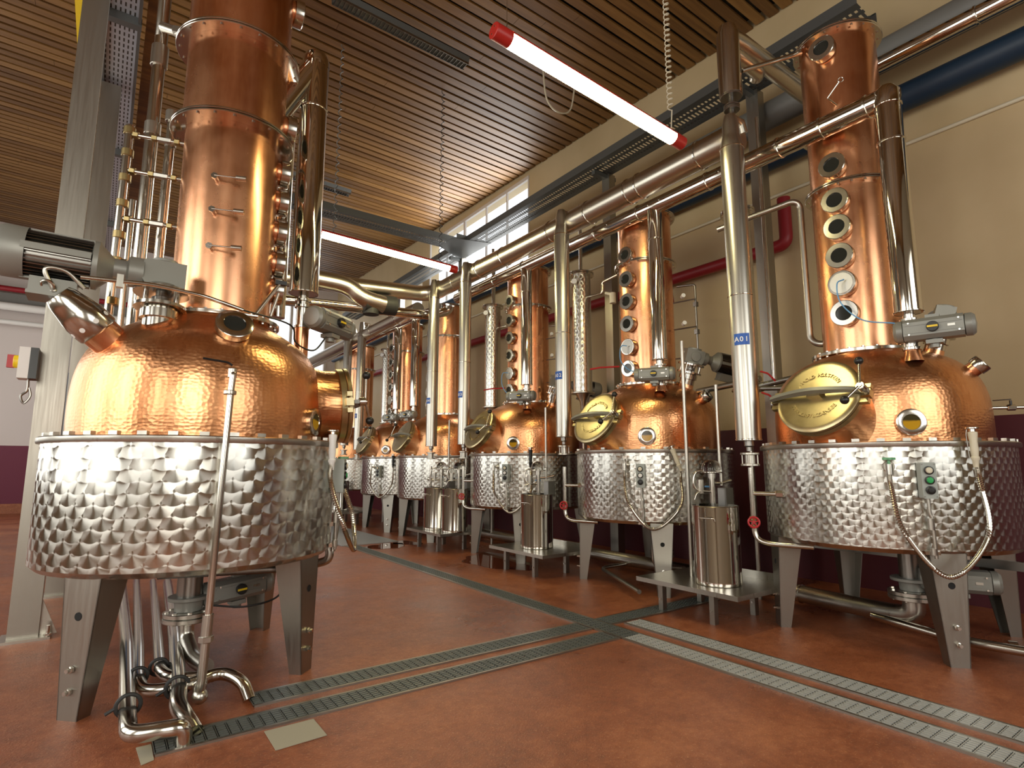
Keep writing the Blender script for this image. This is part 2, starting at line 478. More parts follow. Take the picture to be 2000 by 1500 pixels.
def still(cx, cy, sx, sy, label, dome, colspec, flanges, sights, colc, detail=2, manway_len=.13, extra=()):
    """dome: (r,z) profile; colspec: list (r,z0,z1); sx,sy mirror the fittings"""
    root = thing('pot_still', (cx, cy, 0), label, 'copper still', 'copper pot stills of the distillery')
    for a in (45, 135, 225, 315):
        leg(root, cx, cy, radians(a), .80 if cx > 2 else .785, .66, 1)
    zt, zb, R = (1.315, .645, .808)
    j = MB().lathe([(R - .35, zb + .0), (R - .03, zb), (R, zb + .03), (R, zt), (.70, zt)], (cx, cy, 0), (0, 0, 1), 128)
    j.build('jacket', 'steel_swirl' if cx < 2 else 'steel_swirl_fine', root)
    MB().lathe([(.70, zt), (R + .018, zt), (R + .022, zt + .008), (R + .022, zt + .03), (R + .014, zt + .036), (.70, zt + .036)], (cx, cy, 0), (0, 0, 1), 128, True).build('jacket_rim', 'steel_satin', root)
    n = 36 if detail else 24
    c0 = None
    for k in range(n):
        a = 2 * pi * (k + .3) / n
        if c0 is None:
            c0 = MB().box((0, 0, 0), (.03, .045, .022)).build('rim_clip', 'steel_satin', None)
            c0.parent = root; OFF[c0.name] = OFF[root.name]; c = c0
        else: c = c0.copy(); col.objects.link(c); c.parent = root
        c.location = (R * .985 * cos(a), R * .985 * sin(a), zt + .045); c.rotation_euler = (0, 0, a)
    MB().lathe([(r, z) for r, z in dome], (cx, cy, 0), (0, 0, 1), 96).build('pot', 'copper_hammered', root)
    zf = dome[-1][1]; rf = dome[-1][0]
    px, py = colc
    mb = MB().disc((px, py, zf + .012), (0, 0, 1), .365, .028, 64)
    bolts_on(mb, (px, py, zf + .012), (0, 0, 1), .34, 24, .011, .01, .014)
    mb.build('pot_flange', 'steel', root)
    for r, z0, z1 in colspec:
        MB().lathe([(r, z0), (r, z1)], (px, py, 0), (0, 0, 1), 64).build('column', 'copper', root)
    for z, r in flanges:
        mb = MB().disc((px, py, z), (0, 0, 1), r, .014, 64).disc((px, py, z - .018), (0, 0, 1), r, .014, 64)
        bolts_on(mb, (px, py, z - .008), (0, 0, 1), r - .03, 20, .010, .009, .016)
        mb.build('column_flange', 'steel', root)
    ns = V((-sx, 0, 0))
    for z, blank, r, ang in sights:
        n = V((-sx * cos(radians(ang)), sy * -sin(radians(ang)), 0))
        rr = colspec[0][0]
        for q in colspec:
            if q[1] <= z < q[2]: rr = q[0]
        glassport(root, V((px, py, z)) + n * (rr - .02), n, r, .095, blank)
    return root

def manway(root, cx, cy, ang, tilt, zc, rad, r=.265, L=.15, lev=1, writing=True):
    """side hatch: copper neck, brass ring and lid, iron clamp bar and two-knob lever"""
    n = V((cos(radians(ang)) * cos(radians(tilt)), sin(radians(ang)) * cos(radians(tilt)), sin(radians(tilt))))
    S = V((-sin(radians(ang)), cos(radians(ang)), 0)); U = n.cross(S)
    if U.z < 0: U = -U
    H_ = V((cos(radians(ang)), sin(radians(ang)), 0))
    c = V((cx, cy, zc)) + H_ * rad
    MB().lathe([(r + .06, -.30), (r + .03, -.22), (r, -.14), (r - .004, -.005)], c, n, 56).build('manway_neck', 'copper_hammered', root)
    MB().lathe([(r - .02, -.05), (r + .012, -.05), (r + .014, -.012), (r - .02, -.012)], c, n, 56, True).build('manway_ring', 'brass', root)
    lid = MB().lathe([(r - .06, -.008), (r + .012, -.008), (r + .018, -.002), (r + .018, .018), (r + .006, .026), (r - .02, .028), (0, .034)], c, n, 64).build('manway_lid', 'brass', root)
    if writing:
        mb = MB(); X = S if S.cross(U).dot(n) > 0 else -S
        def on_arc(txt, R_, a0, a1, top):
            k = len(txt)
            for i, ch in enumerate(txt):
                a = radians(a0 + (a1 - a0) * i / (k - 1))
                d = X * cos(a) + U * sin(a)
                if top: gx, gy = X * sin(a) - U * cos(a), d
                else: gx, gy = -(X * sin(a)) + U * cos(a), -d
                base = c + d * R_ + n * .0335
                put_glyph(mb, ch, base - gy * (.012 if top else -.0 + .012), gx, gy, .038, .10)
        on_arc('ARNOLD HOLSTEIN', r * .62, 146, 38, True)
        mb.build('lid_lettering', 'brass', lid); mb = MB()
        on_arc('MARKDORF/BODENSEE', r * .62, 210, 326, False)
        mb.build('lid_lettering', 'brass', lid)
    # lugs and clamp bar
    k = lev
    for s_ in (-1, 1):
        mb = MB().box(c + S * (s_ * (r + .035)) + n * -.01, (.05, .07, .05), (n, S, U))
        mb.box(c + S * (s_ * (r + .035)) + n * -.01 + U * .055, (.035, .06, .03), (n, S, U)).box(c + S * (s_ * (r + .035)) - n * .01 - U * .055, (.035, .06, .03), (n, S, U))
        mb.build('hinge_lug', 'brass', root)
    w = r + .07
    pts = []
    outer = []
    for i in range(13):
        t = -1 + 2 * i / 12
        outer.append(c + S * (w * t) + n * (.035 + .055 * (1 - t * t)))
    mb = MB(); 
    prof = []
    for i, p in enumerate(outer):
        hw = .016 + .012 * (1 - abs(-1 + 2 * i / 12)); prof.append((p, hw))
    vs = []; fs = []
    for p, hw in prof:
        for a_, b_ in ((-1, -.5), (1, -.5), (1, .5), (-1, .5)): vs.append(p + n * (a_ * hw) + U * (b_ * .026))
    for i in range(12):
        for q in range(4): fs.append((i * 4 + q, i * 4 + (q + 1) % 4, i * 4 + 4 + (q + 1) % 4, i * 4 + 4 + q))
    fs += [(3, 2, 1, 0), (48, 49, 50, 51)]
    mb.add(vs, fs).build('clamp_bar', 'cast_grey', root)
    MB().box(c + n * .05, (.05, .09, .06), (n, S, U)).build('clamp_block', 'brass', root)
    h = c + S * (k * (r + .045)) + n * .075
    MB().cyl(h - n * .10, h + n * .03, .014).disc(h + n * .0, n, .028, .045).build('clamp_screw', 'steel', root)
    lv = MB()
    ld = (U * .95 - S * (k * .12) + n * .1).normalized(); l2 = (-U * .8 - S * (k * .35) + n * .25).normalized()
    lv.cyl(h + n * .02, h + n * .02 + ld * .17, .008).cyl(h + n * .02, h + n * .02 + l2 * .13, .008)
    lo = lv.build('lever', 'steel', root)
    for e in (h + n * .02 + ld * .185, h + n * .02 + l2 * .145): MB().sphere(e, .028).build('knob', 'black', lo)

def actuator(c, ax, label, S=1., side=None):
    """pneumatic quarter-turn actuator: finned body, domed end caps, yellow-black position button"""
    c = V(c); X = V(ax).normalized(); Z = V((0, 0, 1)); Y = Z.cross(X)
    t = thing('valve_actuator', tuple(c - Z * .06 * S), label, 'valve actuator', 'pneumatic valve actuators on the stills')
    A = (X, Y, Z)
    mb = MB()
    oct_ = [(-.055, -.035), (-.035, -.055), (.035, -.055), (.055, -.035), (.055, .035), (.035, .055), (-.035, .055), (-.055, .035)]
    mb.prism([c - X * .125 * S + Y * (a * S) + Z * (b * S) for a, b in oct_], X * .25 * S)
    for q in (-.02, .02): mb.box(c + Z * q * S, (.235 * S, .116 * S, .006 * S), A)
    mb.box(c + Z * .062 * S, (.06 * S, .05 * S, .02 * S), A)
    b = mb.build('actuator_body', 'cast_grey', t)
    for s_ in (-1, 1):
        MB().lathe([(.048 * S, 0), (.058 * S, .004 * S), (.058 * S, .03 * S), (.046 * S, .044 * S), (0, .050 * S)], c + X * (s_ * .125 * S), X * s_, 28).build('end_cap', 'cast_grey', t)
    f = side if side is not None else -1
    fc = c + Y * (f * .057 * S)
    bt = MB().disc(fc + Y * f * .008 * S, Y, .026 * S, .022 * S).build('position_button', 'black', t)
    MB().box(fc + Y * (f * .021 * S), (.044 * S, .004 * S, .010 * S), A).build('position_mark', 'yellow', bt)
    MB().box(fc + X * .075 * S + Y * f * .0, (.03 * S, .003, .012 * S), A).build('type_plate', 'steel_satin', t)
    mb = MB()
    for a, b_ in ((-.1, .03), (-.1, -.03), (.105, .03), (.105, -.03)): mb.lathe([(0, 0), (.006, 0), (.006, .008), (0, .008)], fc + X * a * S + Z * b_ * S, Y * f, 6)
    mb.build('cover_screws', 'steel', t)
    MB().cyl(c - Z * .055 * S, c - Z * .10 * S, .022 * S).box(c - Z * .07 * S, (.07 * S, .07 * S, .02 * S), A).build('mounting_bracket', 'cast_grey', t)
    return t

def drop_pipe(x, y, z0, z1, znoz, r, label, top_dir=None, rn=.045):
    """polished vertical vapour pipe above a clamped valve and a copper stub rising from the pot"""
    t = thing('vapour_pipe', (x, y, znoz - .04), label, 'vapour pipe', 'polished vertical vapour pipes above the pots')
    MB().lathe([(0, z0), (r, z0), (r, z1), (r * .9, z1 + .02), (0, z1 + .03)], (x, y, 0), (0, 0, 1), 40).build('pipe_shell', 'steel_mirror', t)
    for z in (z0 + .004, z0 + (z1 - z0) * .80): MB().lathe([(r, z - .006), (r + .006, z - .003), (r + .006, z + .003), (r, z + .006)], (x, y, 0), (0, 0, 1), 40).build('seam_ring', 'steel', t)
    prof = [(0, z0 + .01), (.036, z0), (.036, z0 - .04), (.058, z0 - .045), (.058, z0 - .06), (.042, z0 - .063), (.042, z0 - .085), (.060, z0 - .09), (.060, z0 - .108), (.045, z0 - .112), (.045, z0 - .24), (.056, z0 - .245), (.056, z0 - .262), (.046, z0 - .266)]
    MB().lathe(prof, (x, y, 0), (0, 0, 1), 32).build('clamp_stack', 'steel', t)
    MB().lathe([(rn, z0 - .26), (rn, znoz + .05), (rn + .006, znoz), (rn + .02, znoz - .05)], (x, y, 0), (0, 0, 1), 32).build('copper_stub', 'copper', t)
    if top_dir is not None:
        d = V(top_dir); p = V((x, y, z1))
        MB().tube([p, p + V((0, 0, .05)), p + V((0, 0, .09)) + d * .04, p + V((0, 0, .10)) + d * .12], r * .95, 28).build('top_elbow', 'steel_mirror', t)
    return t

def agitator(base, n, md, label, s=1., q=1.):
    """geared motor lying across a flanged shaft housing"""
    b = V(base); Z = V(n).normalized(); X = V(md); X = (X - Z * X.dot(Z)).normalized(); Y = Z.cross(X); A = (X, Y, Z)
    t = thing('agitator_drive', tuple(b), label, 'agitator drive', 'geared agitator motors on the pot domes')
    MB().lathe([(.105 * s, -.06), (.085 * s, -.02), (.082 * s, .03)], b, Z, 36).build('copper_neck', 'copper', t)
    mb = MB().lathe([(0, .02 * s), (.082 * s, .02 * s), (.082 * s, .09 * s), (.10 * s, .095 * s), (.10 * s, .145 * s), (.085 * s, .15 * s), (.085 * s, .155 * s), (.135 * s, .16 * s), (.135 * s, .178 * s), (0, .178 * s)], b, Z, 40)
    mb.build('shaft_housing', 'steel', t)
    for k in range(4):
        a = pi / 4 + k * pi / 2; d = X * cos(a) + Y * sin(a)
        MB().cyl(b + d * .11 * s + Z * .175 * s, b + d * .11 * s + Z * .255 * s, .013 * s, seg=14).build('spacer_post', 'steel', t)
    MB().cyl(b + Z * .17 * s, b + Z * .26 * s, .03 * s).disc(b + Z * .215 * s, Z, .05 * s, .03 * s).build('shaft', 'steel_dark', t)
    mb = MB().disc(b + Z * .262 * s, Z, .145 * s, .024 * s, 40); mb.build('top_flange', 'steel', t)
    g = b + Z * .36 * s
    mb = MB().lathe([(.10 * s, -.10 * s), (.10 * s, -.07 * s), (.09 * s, -.06 * s)], g, Z, 32)
    sec = [(-.11, -.075), (.09, -.075), (.105, -.05), (.105, .06), (.09, .075), (-.11, .075)]
    mb.prism([g + X * (a * s) + Z * (c_ * s) - Y * .075 * s for a, c_ in sec], Y * .15 * s)
    mb.disc(g + Z * .085 * s, Z, .075 * s, .02 * s)
    mb.disc(g - Y * .08 * s, Y, .055 * s, .02 * s)
    mb.build('gearbox', 'cast_grey', t)
    m0 = g + X * .10 * s
    _s = s
    s = s * q
    mb = MB().lathe([(.075 * s, 0), (.075 * s, .06 * s), (.05 * s, .07 * s), (.05 * s, .12 * s), (.10 * s, .17 * s), (.115 * s, .18 * s), (.115 * s, .20 * s), (.09 * s, .205 * s)], m0, X, 36)
    mb.build('coupling_bell', 'cast_grey', t)
    mb = MB().lathe([(.085 * s, .2 * s), (.085 * s, .46 * s)], m0, X, 36)
    for k in range(36):
        a = 2 * pi * k / 36; d = Z * cos(a) + Y * sin(a); e = X.cross(d)
        mb.box(m0 + d * .097 * s + X * .33 * s, (.25 * s, .026 * s, .0035 * s), (X, d, e))
    mb.build('finned_motor', 'steel_dark', t)
    for k in range(4):
        a = k * pi / 2; d = Z * cos(a) + Y * sin(a); e = X.cross(d)
        MB().box(m0 + d * .10 * s + X * .33 * s, (.25 * s, .035 * s, .03 * s), (X, d, e)).build('motor_rib', 'cast_grey', t)
    MB().lathe([(.117 * s, .44 * s), (.117 * s, .52 * s), (.10 * s, .555 * s), (.06 * s, .575 * s), (0, .58 * s)], m0, X, 36).build('fan_cover', 'cast_grey', t)
    MB().box(m0 + X * .33 * s - Z * .15 * s, (.17 * s, .11 * s, .07 * s), A).box(m0 + X * .33 * s - Z * .19 * s, (.18 * s, .12 * s, .016 * s), A).build('terminal_box', 'cast_grey', t)
    return t

DOME_R = [(.70, 1.34), (.703, 1.45), (.70, 1.60), (.688, 1.70), (.655, 1.80), (.60, 1.88), (.52, 1.95), (.43, 2.00), (.36, 2.03), (.33, 2.045)]
DOME_L = [(.705, 1.34), (.712, 1.48), (.707, 1.62), (.690, 1.74), (.652, 1.85), (.59, 1.94), (.50, 2.01), (.42, 2.06), (.36, 2.095), (.34, 2.12)]
def dense(p, n=4):
    return [tuple(q) for q in [(v.x, v.y) for v in spline([(a, b, 0) for a, b in p], n)]]
DOME_R = dense(DOME_R); DOME_L = dense(DOME_L)

# left foreground still
LC = (.52, 4.12)
lz = [(4.62, False), (3.66, False), (3.30, False), (3.08, False), (2.85, False), (2.62, False), (2.42, False)]
L = still(LC[0], LC[1], -1, 1, 'large copper pot still standing alone in the left foreground, its top cut off', DOME_L,
          [(.298, 2.12, 3.46), (.322, 3.46, 4.08), (.33, 4.08, 5.2)], [(3.46, .39), (4.08, .40), (5.2, .40)],
          [(z, b, .098, 2) for z, b in lz], (.57, 4.14))
manway(L, LC[0], LC[1], -8, 4, 1.62, .86, r=.25, lev=-1, writing=False)
def on_dome(cx, cy, a, r, prof):
    # a point on the dome at radius r and its outward normal
    for (r0, z0), (r1, z1) in zip(prof[:-1], prof[1:]):
        if r1 <= r <= r0:
            t = (r0 - r) / (r0 - r1 + 1e-9); z = z0 + t * (z1 - z0)
            nr, nz = (z1 - z0), (r0 - r1)
            d = V((cos(radians(a)), sin(radians(a)), 0))
            return V((cx, cy, 0)) + d * r + V((0, 0, z)), (d * nr + V((0, 0, nz))).normalized(), d
p, n, d = on_dome(*LC, -86, .555, DOME_L)
glassport(L, p, V((-.02, -.86, .50)), .10, .075, name='dome_sight_glass')
# three thin thermometer pockets on the front of the left column
for z in (3.014, 2.79, 2.55):
    a = radians(-114); dd = V((cos(a), sin(a), 0)); p = V((.57, 4.14, z)) + dd * .298
    b = MB().cyl(p - dd * .01, p + dd * .035, .016, seg=14).cyl(p + dd * .03, p + dd * .05, .021, seg=6).build('probe_socket', 'steel', L)
    e = p + dd * .05; sdir = V((-dd.y, dd.x, 0))
    MB().cyl(e, e + sdir * .13 + V((0, 0, -.005)), .005, seg=10).cyl(e + sdir * .13 + V((0, 0, -.005)), e + sdir * .19 + V((0, 0, -.007)), .017, seg=16).build('probe', 'steel', b)
# jacket drain valve below the left still
def bottom_valve(cx, cy, label, zt=.64, r=.07, act_ax=(1, .25, 0), fl=.135):
    t = thing('bottom_valve', (cx, cy, .16), label, 'bottom valve', 'flanged bottom valves under the stills')
    MB().lathe([(.13, zt + .04), (.10, zt - .02), (r, zt - .05), (r, .40)], (cx, cy, 0), (0, 0, 1), 32).build('outlet_neck', 'steel_dark', t)
    mb = MB().disc((cx, cy, .405), (0, 0, 1), fl * .85, .022, 40); mb.lathe([(.08, .395), (.075, .33)], (cx, cy, 0), (0, 0, 1), 32); mb.build('valve_body', 'cast_grey', t)
    mb = MB().disc((cx, cy, .315), (0, 0, 1), fl, .026, 40).disc((cx, cy, .285), (0, 0, 1), fl, .026, 40)
    mb.build('valve_flange', 'steel_satin', t)
    b0 = None
    for k in range(8):
        a = 2 * pi * k / 8
        if b0 is None:
            b0 = MB().lathe([(0, -.035), (.014, -.035), (.014, -.022), (.008, -.02), (.008, .02), (.014, .022), (.014, .035), (0, .035)], (0, 0, 0), (0, 0, 1), 6).build('flange_bolt', 'steel'); b0.parent = t; c = b0
        else: c = b0.copy(); col.objects.link(c); c.parent = t
        c.location = ((fl - .025) * cos(a), (fl - .025) * sin(a), .14)
    return t
bottom_valve(.50, 4.06, 'flanged bottom valve hanging under the left foreground still')
actuator((.78, 4.12, .42), (1, .12, .10), 'grey actuator box beside the bottom valve under the left foreground still', 1.25, -1)
MB
single('drain_elbow', MB().pipe([(.50, 4.06, .28), (.50, 4.06, .17), (.52, 3.86, .10), (.56, 3.66, .10)], .042, .05, 18), 'steel_satin',
       'short galvanised elbow leading away below the bottom valve of the left foreground still', 'drain pipe')

# right row
RC = (4.83, 1.91)
S_Z = [(3.49, False), (3.21, False), (2.96, False), (2.71, False), (2.455, True), (2.22, False)]
S1 = still(RC[0], RC[1], 1, 1, 'big copper pot still at the right edge with lettered brass hatch', DOME_R,
           [(.277, 2.05, 4.0), (.285, 4.0, 4.75)], [(3.43, .325), (4.0, .325), (4.755, .335)],
           [(4.575, False, .098, 5), (3.555, False, .098, 5), (3.26, False, .098, 5), (3.04, False, .098, 5), (2.806, False, .098, 5), (2.583, True, .098, 5), (2.348, False, .098, 5)], (4.85, 1.96))
rows = [(RC[1], 1), (4.12, 1), (6.32, 1), (8.68, -1), (10.35, 1), (12.9, -1)]
names = [None, 'copper pot still second from the right edge, between the signs A01 and A02',
         'middle copper pot still of the right row, just past the sign A02',
         'copper pot still beyond the sign A03, two buckets standing in front of it',
         'small-looking copper pot still deep in the row, fifth from the right edge',
         'farthest copper pot still of the row, mostly hidden behind the hose of the left still']
SR = [S1]
for i in range(1, 6):
    yc, sy = rows[i]
    s_ = still(RC[0], yc, 1, sy, names[i], DOME_R, [(.295, 2.05, 3.98)], [(3.43, .345), (3.99, .345)],
               [(z, b, .088, 5) for z, b in S_Z] if i < 4 or i == 4 else [], (4.85, yc + .03), detail=0)
    SR.append(s_)
for i in range(6):
    yc, sy = rows[i]
    manway(SR[i], RC[0], yc, 180 - 2, 27, 1.665, .80, r=.268, lev=(1 if sy > 0 else -1), writing=i < 3)
    a = -143 if sy > 0 else 143
    dd = V((cos(radians(a)), sin(radians(a)), 0))
    glassport(SR[i], V((RC[0], yc, 1.475)) + dd * .69, dd, .085, .055, name='pot_sight_glass', face='amber', collar='steel')
    if i < 3 and sy > 0:
        p, n, d = on_dome(RC[0], yc, -84, .62, DOME_R)
        glassport(SR[i], p, n, .062, .085, name='side_sight_glass')
words = ['rightmost still', 'second still of the row', 'middle still of the row', 'fourth still of the row', 'fifth still of the row', 'farthest still of the row']
HBX, HBZ, HAX, HAZ = 4.45, 3.83, 4.2, 3.99
for i in range(5):
    yc, sy = rows[i]; dy = [-.42, -.46, -.46, .52, -.40][i]
    y = yc + dy
    drop_pipe(HBX, y, 2.24, HBZ - (.0 if i == 0 else .02), 1.97 if i else 1.95, .074 if i else .086, 'polished vapour pipe rising from the pot of the ' + words[i], rn=.042)
    if i == 0: actuator((4.43, y - .14, 2.10), (.25, -1, 0), 'grey actuator with yellow mark beside the vapour pipe of the rightmost still', 1.3, 1 if False else -1)
    else: actuator((4.34, y - (.02 if sy > 0 else -.0), 2.08), (.62, -1, 0) if i < 3 else (.3, -1, 0), 'grey actuator with yellow mark below the vapour pipe of the ' + words[i], 1.15, -1)
    if i < 4:
        p, n, d = on_dome(RC[0], yc, -74 * sy, .40, DOME_R)
        agitator(p, (n + d * .15 * 0 + V((0, 0, .35))).normalized(), (.9, .42 * sy, 0) if i == 0 else (.85, -.5 * sy, 0), 'grey geared motor standing on the dome of the ' + words[i], .8 if i == 0 else .92)
# drop pipe of the left still
drop_pipe(1.12, 4.22, 2.46, 4.32, 1.93, .102, 'thick polished vapour pipe rising beside the column of the left foreground still', rn=.05)
single('vapour_crossover', MB().lathe([(.103, 4.30), (.103, 4.36), (.085, 4.41), (.04, 4.43), (0, 4.432)], (1.12, 4.22, 0), (0, 0, 1), 16).cyl((1.10, 4.22, 4.30), (.82, 4.17, 3.72), .085), 'steel_mirror',
       'polished elbow joining the thick vapour pipe to the column of the left foreground still', 'pipe elbow')
single('slim_vapour_pipe', MB().pipe([(.98, 4.42, 2.3), (.98, 4.42, 3.82)], .062, .1, 24), 'steel_mirror',
       'slimmer polished pipe directly behind the thick vapour pipe of the left foreground still', 'vapour pipe')
actuator((1.30, 4.12, 2.24), (.78, .62, 0), 'grey actuator with yellow mark beside the vapour pipe of the left foreground still', 1.4, -1)
p = V((.20, 3.80, 1.94))
agitator(p, (n * .25 + V((0, 0, 1))).normalized(), (-1, .02, 0), 'large grey geared motor lying across the top left of the foreground still', 1.0, 1.18)
# safety lamp cone on the shoulder of the left still
p, n, d = on_dome(*LC, -152, .625, DOME_L)
n = V((-.72, -.20, .62)).normalized()
t = thing('tank_lamp', tuple(p), 'polished cone-shaped tank lamp with round holes on the left shoulder of the foreground still', 'tank lamp')
MB().lathe([(.095, -.10), (.095, .05), (.098, .055)], p, n, 40).build('copper_socket', 'copper', t)
MB().lathe([(.10, .05), (.107, .06), (.107, .15), (.10, .19), (.098, .195), (.085, .25), (.078, .285), (.07, .30), (.066, .31), (0, .315)], p, n, 48).build('lamp_housing', 'steel', t)
Xq = n.orthogonal().normalized(); Yq = n.cross(Xq)
for k in range(8):
    a = 2 * pi * k / 8 + .2; dd = Xq * cos(a) + Yq * sin(a)
    MB().disc(p + n * .11 + dd * .106, dd, .014, .003, 16).build('light_hole', 'tube_light' if False else 'white', t)
MB().torus(p + n * .37, Xq, .03, .008).build('eye_hook', 'steel', t)
MB().tube(spline([p + n * .33, p + n * .42 + V((.02, 0, .05)), p + n * .40 + V((.09, 0, .07)), p + n * .30 + V((.10, 0, .06))]), .012, 10).build('cable', 'steel_satin', t)

# ------------------------------------------------------------------ headers over the row
def hdr(name, pts, r, mat, label, rings=(), bend=None, ringr=.008, cat='overhead pipe', group=None):
    root = thing(name, pts[0], label, cat, group)
    MB().pipe(pts, r, bend, 36, 8).build('pipe_run', mat, root)
    for c, ax in rings:
        MB().lathe([(r, -.012), (r + ringr, -.008), (r + ringr, .008), (r, .012)], c, ax, 36).build('joint_ring', 'steel', root)
    return root
ya = 8.15
hdr('steam_header', [(HAX, 2.52, HAZ), (HAX, ya, HAZ), (1.4, ya + .06, 3.80)], .125, 'clad', 'thick clad header pipe over the condensers, turning left at the far end',
    [((HAX, y, HAZ), (0, 1, 0)) for y in (2.9, 3.6, 3.75, 4.35, 5.0, 6.0, 6.6, 7.3)] + [((x, ya + .06, HAZ - (HAX - x) * .0685), (1, 0, 0)) for x in (3.4, 2.9, 2.2)], .3)
hdr('vapour_header', [(HBX, RC[1] - .42, HBZ - .02), (HBX, RC[1] - .42, HBZ + .03), (HBX, RC[1] - .38, HBZ + .03), (HBX, 7.7, HBZ + .03)], .082, 'steel_mirror', 'polished vapour header pipe crossing in front of the rightmost column',
    [((HBX, y, HBZ + .03), (0, 1, 0)) for y in (1.62, 1.95, 2.3, 3.0, 3.85, 4.5, 5.9, 6.6)], .05)
# angular polished cap elbow at the near end
single('header_elbow', MB().lathe([(0, 0), (.094, 0), (.094, .10), (.06, .15), (0, .16)], (HBX, RC[1] - .42, HBZ - .04), (0, 0, 1), 12), 'steel_mirror',
       'faceted polished elbow where the vapour pipe of the rightmost still meets the header', 'pipe elbow')
hdr('far_vapour_header', [(HBX, 8.3, 3.86), (HBX, 18.0, 3.86)], .068, 'steel_mirror', 'polished header pipe above the far stills, beyond the crossing pipes',
    [((HBX, y, 3.86), (0, 1, 0)) for y in (9.4, 10.5, 12)], .05)
hdr('far_steam_header', [(HAX, 8.6, 3.86), (HAX, 18.0, 3.86)], .11, 'clad', 'thick clad header pipe above the farthest condensers', [((HAX, y, 3.86), (0, 1, 0)) for y in (9.4, 10.6, 12)], .05)
hdr('return_header', [(HBX, 7.95, HBZ - .02), (HBX, 8.0, 3.72), (HBX - .3, 8.02, 3.60), (1.4, 8.08, 3.45)], .075, 'steel_mirror', 'polished crossing pipe below the thick clad one at the far end, running left', [], .12)
single('pump_lagging', MB().cyl((3.0, 8.0, 3.62), (3.5, 8.0, 3.64), .15).cyl((3.12, 8.0, 3.45), (3.12, 8.0, 3.62), .12), 'rubber',
       'black lagged valve block hanging between the two crossing pipes', 'valve block')
single('crossing_elbow', MB().pipe([(2.2, 8.05, 3.86), (2.75, 8.0, 3.84), (2.95, 7.95, 3.66), (3.3, 7.95, 3.62)], .13, .2, 28), 'clad',
       'clad bypass elbow dipping under the crossing header pipe', 'pipe elbow')

# ------------------------------------------------------------------ condensers A01..A06
def condenser(x, y, z0, r, txt, label, zt=3.80, sign_z=2.17, ang=None):
    t = thing('condenser_column', (x, y, z0 - .7), label, 'condenser', 'satin steel condenser columns along the aisle')
    MB().lathe([(0, z0), (r, z0), (r, zt), (r * .78, zt + .1), (r * .72, zt + .12), (r * .72, zt + .22), (r * .5, zt + .3), (0, zt + .31)], (x, y, 0), (0, 0, 1), 48).build('column_shell', 'steel_satin', t)
    for z in (z0 + .008, z0 + 1.15, zt): MB().lathe([(r, z - .006), (r + .004, z - .003), (r + .004, z + .003), (r, z + .006)], (x, y, 0), (0, 0, 1), 48).build('seam_ring', 'steel', t)
    MB().tube([(x, y, zt + .2), (x + .04, y, zt + .26), (x + .12, y, zt + .27), (HAX, y, HAZ)], r * .62, 20).build('top_elbow', 'clad', t)
    # blue sign wrapped round the shell, with white characters
    a0 = atan2(-y, -x) if ang is None else ang
    w = .115; h = .045
    k = 8; vs = []; fs = []
    for i in range(k + 1):
        a = a0 + (w / r) * (i / k - .5)
        for z in (sign_z - h, sign_z + h): vs += [(x + (r + .001) * cos(a), y + (r + .001) * sin(a), z), (x + (r + .003) * cos(a), y + (r + .003) * sin(a), z)]
    for i in range(k):
        b = i * 4; fs += [(b + 1, b + 3, b + 7, b + 5), (b, b + 4, b + 6, b + 2), (b, b + 1, b + 5, b + 4), (b + 2, b + 6, b + 7, b + 3)]
    fs += [(0, 2, 3, 1), (4 * k, 4 * k + 1, 4 * k + 3, 4 * k + 2)]
    sg = MB().add(vs, fs).build('sign', 'label_blue', t)
    mb = MB()
    for i, ch in enumerate(txt):
        a = a0 + (i - 1) * .036 / r
        dd = V((cos(a), sin(a), 0)); X = V((-sin(a), cos(a), 0))
        put_glyph(mb, ch, V((x, y, sign_z - .019)) + dd * (r + .0032), X, V((0, 0, 1)), .055, .01)
    mb.build('sign_lettering', 'white', sg)
    # flanged glass section under the shell, tee and red hand valve
    zf = z0 - .10
    MB().lathe([(0, z0), (.035, z0), (.035, z0 - .04), (.022, z0 - .05), (.022, zf + .02)], (x, y, 0), (0, 0, 1), 24).build('bottom_cone', 'steel_dark', t)
    mb = MB().disc((x, y, zf), (0, 0, 1), .068, .018, 28).disc((x, y, zf - .085), (0, 0, 1), .068, .018, 28)
    for a in range(4): mb.cyl((x + .055 * cos(a * pi / 2 + .4), y + .055 * sin(a * pi / 2 + .4), zf), (x + .055 * cos(a * pi / 2 + .4), y + .055 * sin(a * pi / 2 + .4), zf - .085), .006, seg=8)
    mb.cyl((x, y, zf), (x, y, zf - .085), .038)
    mb.build('flanged_section', 'steel_satin', t)
    return t
